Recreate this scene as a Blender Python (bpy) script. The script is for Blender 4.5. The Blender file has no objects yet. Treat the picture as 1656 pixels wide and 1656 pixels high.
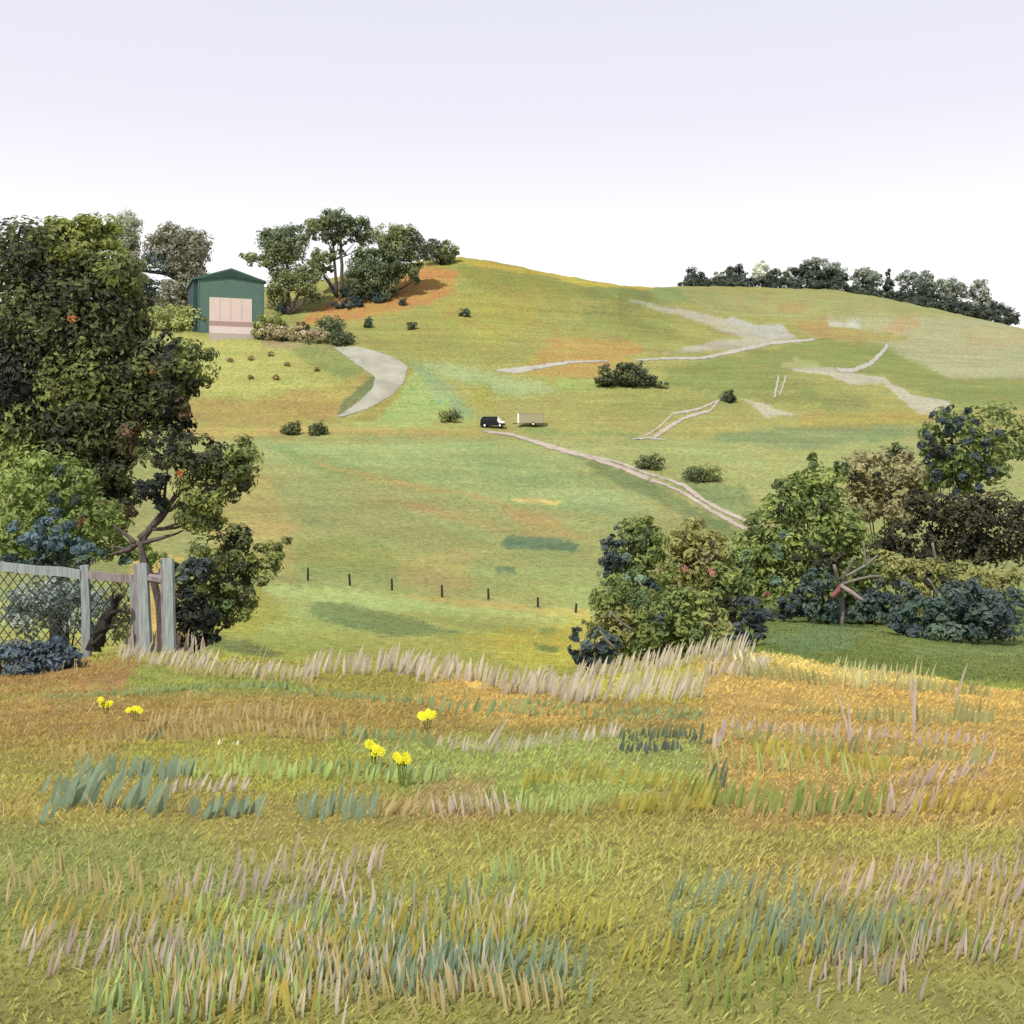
import bpy, math, random
import numpy as np
from mathutils import Vector

rng = np.random.default_rng(7)
random.seed(7)
C = bpy.context.scene.collection
F, HZ, CX = 1776.0, 740.0, 828.0          # focal length and horizon of the view, in photo pixels

# ---------------------------------------------------------------- colour helpers
def lin(c):
    c = np.asarray(c, float) / 255.0
    return np.where(c <= 0.04045, c / 12.92, ((c + 0.055) / 1.055) ** 2.4)

def hash2(i, j, seed):
    h = (i.astype(np.int64) * 374761393 + j.astype(np.int64) * 668265263 + seed * 982451653) & 0xFFFFFFFF
    h = ((h ^ (h >> 13)) * 1274126177) & 0xFFFFFFFF
    h = h ^ (h >> 16)
    return (h & 0xFFFF) / 65535.0

def vnoise(x, y, seed=0):
    x = np.asarray(x, float); y = np.asarray(y, float)
    i = np.floor(x); j = np.floor(y)
    u = x - i; v = y - j
    u = u * u * (3 - 2 * u); v = v * v * (3 - 2 * v)
    a = hash2(i, j, seed); b = hash2(i + 1, j, seed); c = hash2(i, j + 1, seed); d = hash2(i + 1, j + 1, seed)
    return (a * (1 - u) + b * u) * (1 - v) + (c * (1 - u) + d * u) * v

def fbm(x, y, seed=0, n=4):
    s = 0; a = 0.5; t = 0
    for k in range(n):
        s = s + a * vnoise(x * 2 ** k, y * 2 ** k, seed + k * 17); t += a; a *= 0.5
    return s / t

# ---------------------------------------------------------------- object helpers
def tag(o, label=None, cat=None, group=None, kind=None):
    if label: o['label'] = label
    if cat: o['category'] = cat
    if group: o['group'] = group
    if kind: o['kind'] = kind
    return o

def thing(name, label, cat, loc=(0, 0, 0), rotz=0, group=None):
    o = bpy.data.objects.new(name, None); C.objects.link(o)
    o.location = loc; o.rotation_euler = (0, 0, rotz); o.empty_display_size = 0.3
    return tag(o, label, cat, group)

def mesh_np(name, V, faces, mat, parent=None, col=None, loc=None, smooth=False):
    """V (n,3); faces list of int arrays (m,k) with one k each; col (n,3) linear."""
    V = np.asarray(V, float)
    if loc is not None: V = V - np.asarray(loc, float)
    me = bpy.data.meshes.new(name)
    if not isinstance(faces, (list, tuple)): faces = [faces]
    faces = [np.asarray(f, np.int32) for f in faces if len(f)]
    nl = sum(f.size for f in faces); nf = sum(len(f) for f in faces)
    me.vertices.add(len(V)); me.vertices.foreach_set('co', V.astype(np.float32).ravel())
    me.loops.add(nl); me.loops.foreach_set('vertex_index', np.concatenate([f.ravel() for f in faces]))
    me.polygons.add(nf)
    tot = np.concatenate([np.full(len(f), f.shape[1], np.int32) for f in faces])
    me.polygons.foreach_set('loop_start', np.concatenate([[0], np.cumsum(tot)[:-1]]).astype(np.int32))
    me.polygons.foreach_set('loop_total', tot)
    me.polygons.foreach_set('use_smooth', np.full(nf, bool(smooth)))
    me.update(calc_edges=True); me.validate()
    if col is not None:
        a = me.color_attributes.new('Col', 'FLOAT_COLOR', 'POINT')
        a.data.foreach_set('color', np.concatenate([col, np.ones((len(col), 1))], 1).astype(np.float32).ravel())
    me.materials.append(mat)
    o = bpy.data.objects.new(name, me); C.objects.link(o)
    if parent is not None: o.parent = parent
    elif loc is not None: o.location = loc
    return o

class MB:
    """collects boxes, tubes and prisms and links them as one mesh object"""
    def __init__(s): s.v = []; s.q = []; s.t = []; s.n = 0
    def add(s, V, q=(), t=()):
        V = np.asarray(V, float)
        s.v.append(V)
        if len(q): s.q.append(np.asarray(q, int) + s.n)
        if len(t): s.t.append(np.asarray(t, int) + s.n)
        s.n += len(V); return s
    def box(s, lo, hi, M=None):
        (x0, y0, z0), (x1, y1, z1) = lo, hi
        V = np.array([(x0,y0,z0),(x1,y0,z0),(x1,y1,z0),(x0,y1,z0),(x0,y0,z1),(x1,y0,z1),(x1,y1,z1),(x0,y1,z1)], float)
        if M is not None: V = V @ M.T
        return s.add(V, [(0,3,2,1),(4,5,6,7),(0,1,5,4),(1,2,6,5),(2,3,7,6),(3,0,4,7)])
    def tube(s, pts, rad, n=8, wob=0.0):
        P = np.asarray(pts, float); m = len(P)
        R = np.broadcast_to(np.asarray(rad, float), (m,)).copy()
        T = np.gradient(P, axis=0); T /= np.linalg.norm(T, axis=1)[:, None] + 1e-9
        ref = np.array([0, 1.0, 0]) if abs(T[0, 1]) < 0.9 else np.array([1.0, 0, 0])
        U = np.cross(T, ref); U /= np.linalg.norm(U, axis=1)[:, None] + 1e-9
        W = np.cross(T, U)
        a = np.linspace(0, 2 * np.pi, n, endpoint=False)
        rr = R[:, None] * (1 + wob * (rng.random((m, n)) - 0.5))
        V = P[:, None] + rr[..., None] * (np.cos(a)[None, :, None] * U[:, None] + np.sin(a)[None, :, None] * W[:, None])
        V = V.reshape(-1, 3)
        q = []
        for i in range(m - 1):
            for k in range(n):
                q.append((i*n+k, i*n+(k+1) % n, (i+1)*n+(k+1) % n, (i+1)*n+k))
        V = np.concatenate([V, P[:1], P[-1:]])
        t = [(m*n, (k+1) % n, k) for k in range(n)] + [(m*n+1, (m-1)*n+k, (m-1)*n+(k+1) % n) for k in range(n)]
        return s.add(V, q, t)
    def prism(s, poly, y0, y1):
        """poly in (x,z), extruded along y"""
        n = len(poly); P = np.array(poly, float)
        V = np.concatenate([np.c_[P[:, 0], np.full(n, y0), P[:, 1]], np.c_[P[:, 0], np.full(n, y1), P[:, 1]], [[P[:,0].mean(), y0, P[:,1].mean()], [P[:,0].mean(), y1, P[:,1].mean()]]])
        q = [(i, (i+1) % n, n+(i+1) % n, n+i) for i in range(n)]
        t = [(2*n, (i+1) % n, i) for i in range(n)] + [(2*n+1, n+i, n+(i+1) % n) for i in range(n)]
        return s.add(V, q, t)
    def build(s, name, mat, parent=None, loc=None, smooth=False):
        return mesh_np(name, np.concatenate(s.v), [np.concatenate(x) for x in (s.q, s.t) if x], mat, parent, None, loc, smooth)

# ---------------------------------------------------------------- materials
def newmat(name):
    m = bpy.data.materials.new(name); m.use_nodes = True
    nt = m.node_tree; nt.nodes.clear()
    return m, nt, nt.nodes.new, nt.links.new

def mat_attr(name, rough=0.9, transl=0.0, nscale=6.0, namt=0.35, bump=0.0, nscale2=None, stretch=None):
    m, nt, N, L = newmat(name)
    out = N('ShaderNodeOutputMaterial')
    at = N('ShaderNodeAttribute'); at.attribute_name = 'Col'
    tc = N('ShaderNodeTexCoord')
    src = tc.outputs['Object']
    if stretch:
        mp = N('ShaderNodeMapping'); mp.inputs['Scale'].default_value = stretch; L(src, mp.inputs[0]); src = mp.outputs[0]
    nz = N('ShaderNodeTexNoise'); nz.inputs['Scale'].default_value = nscale; nz.inputs['Detail'].default_value = 8; nz.inputs['Roughness'].default_value = 0.65
    L(src, nz.inputs['Vector'])
    mr = N('ShaderNodeMapRange'); mr.inputs[1].default_value = 0.3; mr.inputs[2].default_value = 0.7
    mr.inputs[3].default_value = 1 - namt; mr.inputs[4].default_value = 1 + namt
    L(nz.outputs['Fac'], mr.inputs[0])
    mul = N('ShaderNodeVectorMath'); mul.operation = 'SCALE'
    L(at.outputs['Color'], mul.inputs[0]); L(mr.outputs[0], mul.inputs['Scale'])
    colout = mul.outputs[0]
    if nscale2:
        n2 = N('ShaderNodeTexNoise'); n2.inputs['Scale'].default_value = nscale2; n2.inputs['Detail'].default_value = 5
        L(tc.outputs['Object'], n2.inputs['Vector'])
        hs = N('ShaderNodeHueSaturation')
        m2 = N('ShaderNodeMapRange'); m2.inputs[1].default_value = 0.3; m2.inputs[2].default_value = 0.7
        m2.inputs[3].default_value = 0.478; m2.inputs[4].default_value = 0.522
        L(n2.outputs['Fac'], m2.inputs[0]); L(m2.outputs[0], hs.inputs['Hue'])
        L(colout, hs.inputs['Color']); colout = hs.outputs[0]
    if nscale2:
        m3 = N('ShaderNodeMapping'); m3.inputs['Scale'].default_value = (.05, .05, 1.1); L(tc.outputs['Object'], m3.inputs[0])
        n3 = N('ShaderNodeTexNoise'); n3.inputs['Scale'].default_value = 1.0; n3.inputs['Detail'].default_value = 6; n3.inputs['Roughness'].default_value = .7; n3.inputs['Distortion'].default_value = .6
        L(m3.outputs[0], n3.inputs['Vector'])
        m4 = N('ShaderNodeMapRange'); m4.inputs[1].default_value = .3; m4.inputs[2].default_value = .7; m4.inputs[3].default_value = .84; m4.inputs[4].default_value = 1.16
        L(n3.outputs['Fac'], m4.inputs[0])
        v3 = N('ShaderNodeVectorMath'); v3.operation = 'SCALE'; L(colout, v3.inputs[0]); L(m4.outputs[0], v3.inputs['Scale']); colout = v3.outputs[0]
    b = N('ShaderNodeBsdfPrincipled'); b.inputs['Roughness'].default_value = rough
    b.inputs['Specular IOR Level'].default_value = 0.15
    L(colout, b.inputs['Base Color'])
    if bump:
        bp = N('ShaderNodeBump'); bp.inputs['Strength'].default_value = 0.7; bp.inputs['Distance'].default_value = bump
        L(nz.outputs['Fac'], bp.inputs['Height']); L(bp.outputs[0], b.inputs['Normal'])
    sh = b.outputs[0]
    if transl:
        tr = N('ShaderNodeBsdfTranslucent'); L(colout, tr.inputs['Color'])
        mx = N('ShaderNodeMixShader'); mx.inputs[0].default_value = transl
        L(sh, mx.inputs[1]); L(tr.outputs[0], mx.inputs[2]); sh = mx.outputs[0]
    L(sh, out.inputs[0])
    return m

def mat_plain(name, srgb, k=0.55, rough=0.7, nscale=8.0, namt=0.2, metal=0.0, wave=None, bump=0.01, stretch=None):
    m, nt, N, L = newmat(name)
    out = N('ShaderNodeOutputMaterial'); b = N('ShaderNodeBsdfPrincipled')
    c = lin(srgb) * k
    tc = N('ShaderNodeTexCoord'); src = tc.outputs['Object']
    if stretch:
        mp = N('ShaderNodeMapping'); mp.inputs['Scale'].default_value = stretch; L(src, mp.inputs[0]); src = mp.outputs[0]
    nz = N('ShaderNodeTexNoise'); nz.inputs['Scale'].default_value = nscale; nz.inputs['Detail'].default_value = 7
    L(src, nz.inputs['Vector'])
    mx = N('ShaderNodeMix'); mx.data_type = 'RGBA'
    mx.inputs[6].default_value = (*(c * (1 - namt)), 1); mx.inputs[7].default_value = (*np.minimum(c * (1 + namt), 1), 1)
    mr = N('ShaderNodeMapRange'); mr.inputs[1].default_value = 0.3; mr.inputs[2].default_value = 0.7; L(nz.outputs['Fac'], mr.inputs[0])
    L(mr.outputs[0], mx.inputs[0]); L(mx.outputs[2], b.inputs['Base Color'])
    b.inputs['Roughness'].default_value = rough; b.inputs['Metallic'].default_value = metal
    b.inputs['Specular IOR Level'].default_value = 0.3
    bp = N('ShaderNodeBump'); bp.inputs['Distance'].default_value = bump; bp.inputs['Strength'].default_value = 0.6
    if wave:
        w = N('ShaderNodeTexWave'); w.inputs['Scale'].default_value = wave; w.bands_direction = 'X'; L(tc.outputs['Object'], w.inputs['Vector'])
        L(w.outputs['Fac'], bp.inputs['Height'])
    else:
        L(nz.outputs['Fac'], bp.inputs['Height'])
    L(bp.outputs[0], b.inputs['Normal'])
    L(b.outputs[0], out.inputs[0])
    return m

M_ground = mat_attr('ground_cover', 0.95, 0, 1.7, 0.34, 0.12, 0.13)
M_leaf = mat_attr('leaf', 0.6, 0.40, 2.0, 0.15)
M_blade = mat_attr('grass_blade', 0.7, 0.42, 14.0, 0.16)
M_bark = mat_plain('bark', (132, 118, 112), 0.4, 0.95, 5, 0.45, bump=0.05, stretch=(3, 3, 0.6))
M_darkbark = mat_plain('dark_bark', (62, 56, 50), 0.4, 0.95, 5, 0.5, bump=0.05, stretch=(3, 3, 0.6))
M_bluebark = mat_plain('blue_grey_bark', (62, 72, 78), 0.45, 0.95, 2, 0.4, bump=0.05)

# ---------------------------------------------------------------- terrain: ridge lines given as (photo column: row) at a depth
def cv(*a):
    p = np.array(a, float).reshape(-1, 2)
    return lambda px: np.interp(px, p[:, 0], p[:, 1])

RIDGE = cv(0,1078, 66,1072, 200,1058, 340,1062, 500,1078, 700,1086, 850,1106, 940,1100, 1050,1085, 1150,1068, 1240,1062, 1350,1086, 1480,1100, 1580,1118, 1700,1130)
curves = [
    (cv(0, 1.0), cv(0, 740 + 1.72 * F)),
    (cv(0, 3.4), cv(0, 1645)),
    (cv(0, 7.0), cv(0,1296, 828,1302, 1656,1306)),
    (cv(0, 13.), cv(0,1160, 500,1166, 828,1176, 1240,1166, 1656,1186)),
    (cv(0, 22.), RIDGE),
    (cv(0, 33.), cv(0,1090, 340,1090, 500,1098, 850,1115, 1000,1090, 1150,1050, 1240,1040, 1400,1050, 1580,1075, 1700,1085)),
    (cv(0, 52.), cv(0,1010, 340,1030, 500,1043, 900,1058, 1000,1040, 1240,990, 1580,1005)),
    (cv(0, 88.), cv(0,890, 498,938, 930,992, 1100,985, 1240,940, 1580,930)),
    (cv(0, 130.), cv(0,790, 400,802, 900,852, 1240,862, 1580,850)),
    (cv(0,185., 800,185, 1240,180), cv(0,692, 450,703, 780,699, 1000,708, 1240,716, 1580,728)),
    (cv(0, 205.), cv(0,636, 540,660, 780,664, 1000,660, 1240,668, 1580,690)),
    (cv(0, 232.), cv(0,540, 320,541, 430,549, 540,558, 700,566, 1000,598, 1240,610, 1580,650)),
    (cv(0, 258., 1000, 262, 1240, 280), cv(0,512, 320,511, 430,514, 540,508, 700,500, 800,505, 1000,540, 1240,562, 1580,605)),
    (cv(0,300., 1000,300, 1180,385), cv(0,494, 230,488, 320,484, 430,472, 540,452, 680,424, 745,418, 800,425, 900,446, 1000,463, 1050,467, 1100,467, 1250,470, 1350,473, 1450,490, 1580,519, 1700,545)),
    (cv(0,360., 1000,360, 1180,470), cv(0,560, 745,510, 1050,530, 1700,600)),
    (cv(0, 800.), cv(0, 690)),
    (cv(0, 2500.), cv(0, 735)),
]
tcore = np.arange(-0.62, 0.6201, 0.0016)
ext = 0.62 + np.cumsum(np.linspace(0.004, 0.11, 34))
T = np.concatenate([-ext[::-1], tcore, ext])
def logs(a, b, r): return np.exp(np.arange(math.log(a), math.log(b), r))
YS = np.concatenate([logs(1.0, 130, 0.008), logs(130, 320, 0.0038), logs(320, 2500, 0.03), [2500.]])
PX = CX + F * T
def pchip(x, y, q):
    h = np.diff(x); d = np.diff(y) / h
    m = np.zeros_like(y); m[0] = d[0]; m[-1] = d[-1]
    w1 = 2 * h[1:] + h[:-1]; w2 = h[1:] + 2 * h[:-1]
    ok = d[1:] * d[:-1] > 0
    mm = np.zeros(len(y) - 2)
    mm[ok] = (w1 + w2)[ok] / (w1[ok] / d[:-1][ok] + w2[ok] / d[1:][ok]); m[1:-1] = mm
    k = np.clip(np.searchsorted(x, q) - 1, 0, len(x) - 2)
    t = (q - x[k]) / h[k]
    return ((1+2*t)*(1-t)**2)*y[k] + t*(1-t)**2*h[k]*m[k] + t*t*(3-2*t)*y[k+1] + t*t*(t-1)*h[k]*m[k+1]
Z = np.zeros((len(YS), len(T)))
for i, px in enumerate(PX):
    p = np.clip(px, -150, 1800)
    yc = np.array([float(c[0](p)) for c in curves]); rc = np.array([float(c[1](p)) for c in curves])
    Z[:, i] = pchip(yc, yc * (HZ - rc) / F, YS)
XX = T[None, :] * YS[:, None]; YY = np.repeat(YS[:, None], len(T), 1)
Z += (fbm(XX * 0.9, YY * 0.9, 3) - 0.5) * 0.16 * np.clip((YY - 2) / 6, 0, 1) * np.clip(1.6 - YY / 60, 0, 1)
Z += (fbm(XX * 0.07, YY * 0.07, 5) - 0.5) * 2.2 * np.clip((YY - 70) / 80, 0, 1) * np.clip((290 - YY) / 60, 0.15, 1)
Z += (fbm(XX * 0.35, YY * 0.35, 9) - 0.5) * 0.7 * np.clip((YY - 60) / 90, 0, 1)
ROW = HZ - F * Z / YY
PXX = np.repeat(PX[None, :], len(YS), 0)
ZONEF = YY < 23.5

def gz(tab, X, Y):
    """bilinear lookup of a terrain table at world X, Y"""
    X = np.asarray(X, float); Y = np.maximum(np.asarray(Y, float), 1.0)
    t = np.clip(X / Y, T[0], T[-1])
    i = np.clip(np.searchsorted(T, t) - 1, 0, len(T) - 2); j = np.clip(np.searchsorted(YS, Y) - 1, 0, len(YS) - 2)
    u = (t - T[i]) / (T[i+1] - T[i]); v = np.clip((Y - YS[j]) / (YS[j+1] - YS[j]), 0, 1)
    if tab.ndim == 3: u = u[..., None]; v = v[..., None]
    return (tab[j, i]*(1-u) + tab[j, i+1]*u)*(1-v) + (tab[j+1, i]*(1-u) + tab[j+1, i+1]*u)*v
def zat(x, y): return float(gz(Z, x, y))

def ray(px, py, ymin=1.2):
    """the terrain point seen at a photo pixel (first one farther than ymin)"""
    t = (px - CX) / F
    i = min(max(int(np.searchsorted(T, t)) - 1, 0), len(T) - 2); u = (t - T[i]) / (T[i+1] - T[i])
    r = ROW[:, i]*(1-u) + ROW[:, i+1]*u
    j0 = int(np.searchsorted(YS, ymin))
    k = np.nonzero(r[j0:] <= py)[0]
    if len(k) == 0:
        j = j0 + int(np.argmin(r[j0:])); Y = YS[j]
    else:
        j = j0 + k[0]
        if j == j0: Y = YS[j]
        else:
            a = (r[j-1] - py) / (r[j-1] - r[j] + 1e-9); Y = YS[j-1] + a * (YS[j] - YS[j-1])
    return np.array([t * Y, Y, zat(t * Y, Y)])

# ---------------------------------------------------------------- ground cover colours (kinds of grass, dry ground, two cast shadows as colour) in patches
COLM = np.zeros(Z.shape + (3,)); 
def grad(rows, cols):
    r = np.array(rows, float); c = np.array([lin(x) for x in cols])
    return np.stack([np.interp(ROW, r, c[:, k]) for k in range(3)], -1)
COL = grad([420, 470, 560, 640, 700, 720, 830, 930, 985, 1060],
           [(176,172,82), (174,170,88), (176,174,92), (174,172,92), (182,176,96), (174,180,106), (176,176,104), (168,174,98), (186,194,108), (186,186,82)])
COLF = grad([1060, 1110, 1150, 1200, 1250, 1310, 1420, 1656],
            [(178,172,82), (178,162,84), (178,154,82), (176,156,80), (176,168,84), (180,166,86), (168,166,84), (160,158,82)])
COL = np.where(ZONEF[..., None], COLF, COL)
WOB1 = fbm(XX * 40 / YY, YY * 0.0 + ROW / 45.0, 21); WOB2 = fbm(XX * 12 / YY + 50, ROW / 16.0, 23)
WOB3 = fbm(PXX / 11.0, ROW / 4.5, 27, 4)
def patch(zone, poly, col, soft=8, k=1.0):
    P = np.array(poly, float).reshape(-1, 2)
    P[P[:, 0] >= 1599, 0] += 1500; P[P[:, 0] <= 0.5, 0] -= 1500
    lo = P.min(0) - 3 * soft - 10; hi = P.max(0) + 3 * soft + 10
    m = (PXX > lo[0]) & (PXX < hi[0]) & (ROW > lo[1]) & (ROW < hi[1]) & (ZONEF == (zone == 'F'))
    if zone == 'M': m &= YY < 420
    x = PXX[m]; y = ROW[m]
    if len(x) == 0: return
    x = x + (WOB1[m] - 0.5) * 26; y = y + (WOB2[m] - 0.5) * 12
    ins = np.zeros(len(x), bool); d2 = np.full(len(x), 1e12)
    n = len(P)
    for a in range(n):
        (x0, y0), (x1, y1) = P[a], P[(a+1) % n]
        if y0 != y1:
            ins ^= ((y0 > y) != (y1 > y)) & (x < (x1-x0)*(y-y0)/(y1-y0) + x0)
        ex, ey = x1-x0, y1-y0
        tt = np.clip(((x-x0)*ex + (y-y0)*ey) / (ex*ex+ey*ey+1e-9), 0, 1)
        d2 = np.minimum(d2, (x-x0-tt*ex)**2 + (y-y0-tt*ey)**2)
    d = np.sqrt(d2) * np.where(ins, 1, -1) + (WOB3[m] - 0.5) * min(soft, 14) * 3.2
    s = np.clip(d / (2*soft) + 0.5, 0, 1); s = (s*s*(3-2*s) * k)[:, None]
    COL[m] = COL[m]*(1-s) + lin(col)*s

for p in [
    # the left hill
    ([745,415, 935,448, 1000,470, 960,490, 880,475, 790,475, 755,450], (156,158,74), 6, .8),
    ([930,450, 1045,468, 1090,490, 1030,500, 950,478], (142,150,78), 5, .8),
    ([700,480, 860,470, 880,530, 780,555, 690,520], (184,176,78), 14, .8),
    ([745,414, 830,430, 960,455, 1060,464, 1060,470, 950,461, 800,434, 740,422], (206,186,66), 2, .9),
    ([470,530, 520,500, 560,470, 650,450, 690,425, 748,440, 738,468, 690,492, 600,515, 520,530], (206,154,80), 6, .95),
    ([570,520, 700,500, 760,540, 700,580, 600,560], (170,168,84), 12, .8),
    ([220,492, 318,490, 330,540, 225,535], (158,158,82), 5, .8),
    ([205,478, 240,485, 300,512, 280,518, 225,500], (112,122,72), 3, .9),  # tree's cast shadow left of the barn, painted into the ground colour
    ([225,538, 430,552, 560,562, 600,610, 520,640, 300,640], (190,190,100), 8, .9),
    ([420,548, 545,556, 520,572, 430,560], (176,160,120), 3, .7),
    ([470,560, 545,560, 602,606, 560,614, 500,590], (150,160,86), 5, .85),
    ([300,636, 400,645, 520,625, 600,606, 560,660, 530,690, 300,690], (182,162,86), 9, .9),
    ([600,606, 606,612, 590,640, 552,672, 542,672, 560,645, 590,615], (120,134,84), 3, .9),
    ([300,690, 800,694, 790,704, 560,700, 300,712], (204,180,98), 3, .8),
    ([655,600, 700,610, 770,680, 560,690, 620,650], (172,190,108), 7, .9),
    ([640,650, 600,680, 560,682, 655,622, 664,590, 670,600], (176,160,76), 3, .8),
    ([664,584, 740,592, 830,612, 900,632, 860,640, 780,628, 690,602], (176,194,130), 6, .8),
    ([660,585, 690,596, 730,625, 765,672, 745,676, 715,640, 680,612], (154,174,120), 4, .8),
    ([690,625, 720,650, 710,654, 685,632], (158,180,130), 2, .8),
    ([770,610, 790,625, 800,660, 770,665, 760,640], (172,166,78), 5, .8),
    ([845,602, 880,566, 905,545, 1030,545, 1040,570, 990,590, 960,612, 890,612], (198,164,84), 7, .9),
    ([990,480, 1080,500, 1090,545, 1000,550, 930,530, 960,500], (156,160,82), 12, .7),
    ([900,612, 1080,624, 1080,632, 900,634], (176,190,100), 4, .8),
    # the right hill
    ([1050,468, 1120,470, 1200,480, 1160,492, 1070,490], (150,168,98), 5, .9),
    ([1110,476, 1350,470, 1600,520, 1600,560, 1400,540, 1290,520, 1150,510], (178,178,106), 6, .9),
    ([1175,490, 1240,480, 1240,484, 1180,494], (186,166,98), 2, .8),
    ([1265,494, 1320,490, 1362,493, 1300,498], (186,164,96), 2, .9),
    ([1285,520, 1340,518, 1380,532, 1450,548, 1430,556, 1300,548], (190,164,96), 5, .9),
    ([1350,515, 1480,512, 1600,530, 1600,622, 1540,612, 1480,590, 1400,556, 1460,545, 1400,530], (190,188,136), 5, .95),
    ([1425,535, 1450,515, 1485,512, 1480,528, 1440,545], (204,172,118), 4, .8),
    ([1560,530, 1600,535, 1600,570, 1560,560], (190,174,120), 6, .6),
    ([1070,600, 1200,575, 1330,550, 1420,558, 1540,612, 1600,630, 1600,680, 1540,660, 1430,612, 1290,600, 1240,640, 1080,626], (150,160,82), 6, .9),
    ([1260,590, 1290,580, 1340,592, 1310,604], (190,190,118), 4, .8),
    ([1020,486, 1110,500, 1240,534, 1288,548, 1180,566, 1070,572, 1150,552, 1195,546, 1100,510], (198,192,160), 3, 1),
    ([1172,520, 1182,512, 1225,528, 1262,526, 1288,548, 1240,548], (202,198,180), 2, 1),
    ([1340,520, 1395,522, 1395,528, 1345,527], (206,202,180), 2, 1),
    ([1270,596, 1345,592, 1372,606, 1425,612, 1480,640, 1535,648, 1520,672, 1490,672, 1450,640, 1425,620, 1370,624, 1330,606], (204,198,166), 2, 1),
    ([1198,644, 1225,650, 1250,662, 1300,672, 1235,676], (208,200,164), 2, 1),
    ([1150,700, 1300,690, 1560,680, 1500,705, 1300,726, 1140,712], (148,164,104), 5, .9),
    ([1300,672, 1480,668, 1560,684, 1400,690, 1300,690], (190,166,78), 6, .7),
    ([1330,640, 1400,640, 1410,665, 1330,665], (150,154,84), 7, .7),
    ([1220,640, 1300,620, 1360,650, 1300,662, 1240,655], (146,154,82), 8, .7),
    ([1000,640, 1160,650, 1060,690, 960,680], (158,162,86), 12, .6),
    ([840,690, 1040,700, 1030,708, 860,700], (150,164,92), 3, .8),
    # the field
    ([420,716, 800,716, 1000,790, 1000,835, 880,820, 600,760, 440,750], (168,184,112), 12, .85),
    ([440,722, 520,740, 600,762, 560,768, 470,745], (150,168,96), 5, .8),
    ([500,740, 620,770, 740,795, 736,800, 600,780], (192,170,98), 2.5, .7),
    ([340,760, 420,760, 480,850, 470,930, 340,890], (196,176,100), 16, .8),
    ([600,800, 720,822, 840,858, 836,864, 700,832], (192,168,98), 3, .7),
    ([740,790, 830,812, 950,870, 940,876, 820,826], (192,168,98), 4, .75),
    ([830,830, 880,830, 920,868, 860,872], (192,170,98), 6, .7),
    ([640,900, 760,895, 770,960, 650,950], (192,172,100), 10, .7),
    ([480,870, 640,880, 640,925, 480,915], (164,170,84), 10, .7),
    ([920,732, 1000,756, 1100,800, 1210,868, 1180,874, 1040,800, 950,756], (130,146,88), 6, .8),
    ([1090,775, 1200,790, 1240,830, 1220,850, 1150,815], (142,158,96), 6, .85),
    ([900,790, 1000,790, 1080,830, 1000,840, 930,830], (172,184,118), 9, .7),
    ([830,803, 870,804, 910,808, 902,818, 880,812, 845,810], (228,202,112), 2, .95),
    ([806,880, 826,863, 880,868, 935,880, 925,892, 880,888, 820,888], (104,132,96), 3, .9),
    ([800,916, 832,916, 832,926, 805,926], (112,138,96), 3, .9),
    ([500,985, 590,985, 930,1000, 940,1010, 640,962, 430,945, 430,955], (200,214,124), 9, .9),
    ([340,985, 430,950, 470,1000, 400,1030, 340,1020], (186,180,72), 9, .85),
    ([640,960, 760,970, 935,993, 960,985, 960,1004, 860,990, 740,980], (216,190,100), 3, .7),
    ([880,985, 960,985, 960,1000, 900,996], (230,212,112), 3, .9),
    ([740,1030, 860,1020, 955,1000, 955,1075, 840,1080], (210,198,74), 12, .9),
    ([495,978, 560,976, 680,1005, 740,1022, 640,1032, 560,1010, 500,995], (140,160,92), 5, .85),
    ([865,1040, 900,1044, 905,1056, 870,1054], (140,156,84), 3, .85),
    ([876,1016, 900,1016, 900,1026, 876,1026], (150,168,92), 3, .8),
    ([330,1020, 400,1035, 460,1058, 440,1068, 340,1048], (132,138,76), 4, .85),  # shadow falling right of the dark bush, painted into the grass colour
    ([212,900, 292,900, 292,1062, 212,1062], (230,194,98), 6, .9),
    ([1180,960, 1600,960, 1600,1130, 1480,1105, 1350,1085, 1240,1062, 1180,1050], (124,140,70), 8, .9),
    ([1230,1030, 1330,1012, 1400,1020, 1380,1050, 1290,1062], (130,152,96), 8, .8),
    ([1460,1045, 1600,1050, 1600,1070, 1480,1062], (140,158,92), 5, .8)]:
    patch('M', *p)
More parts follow.
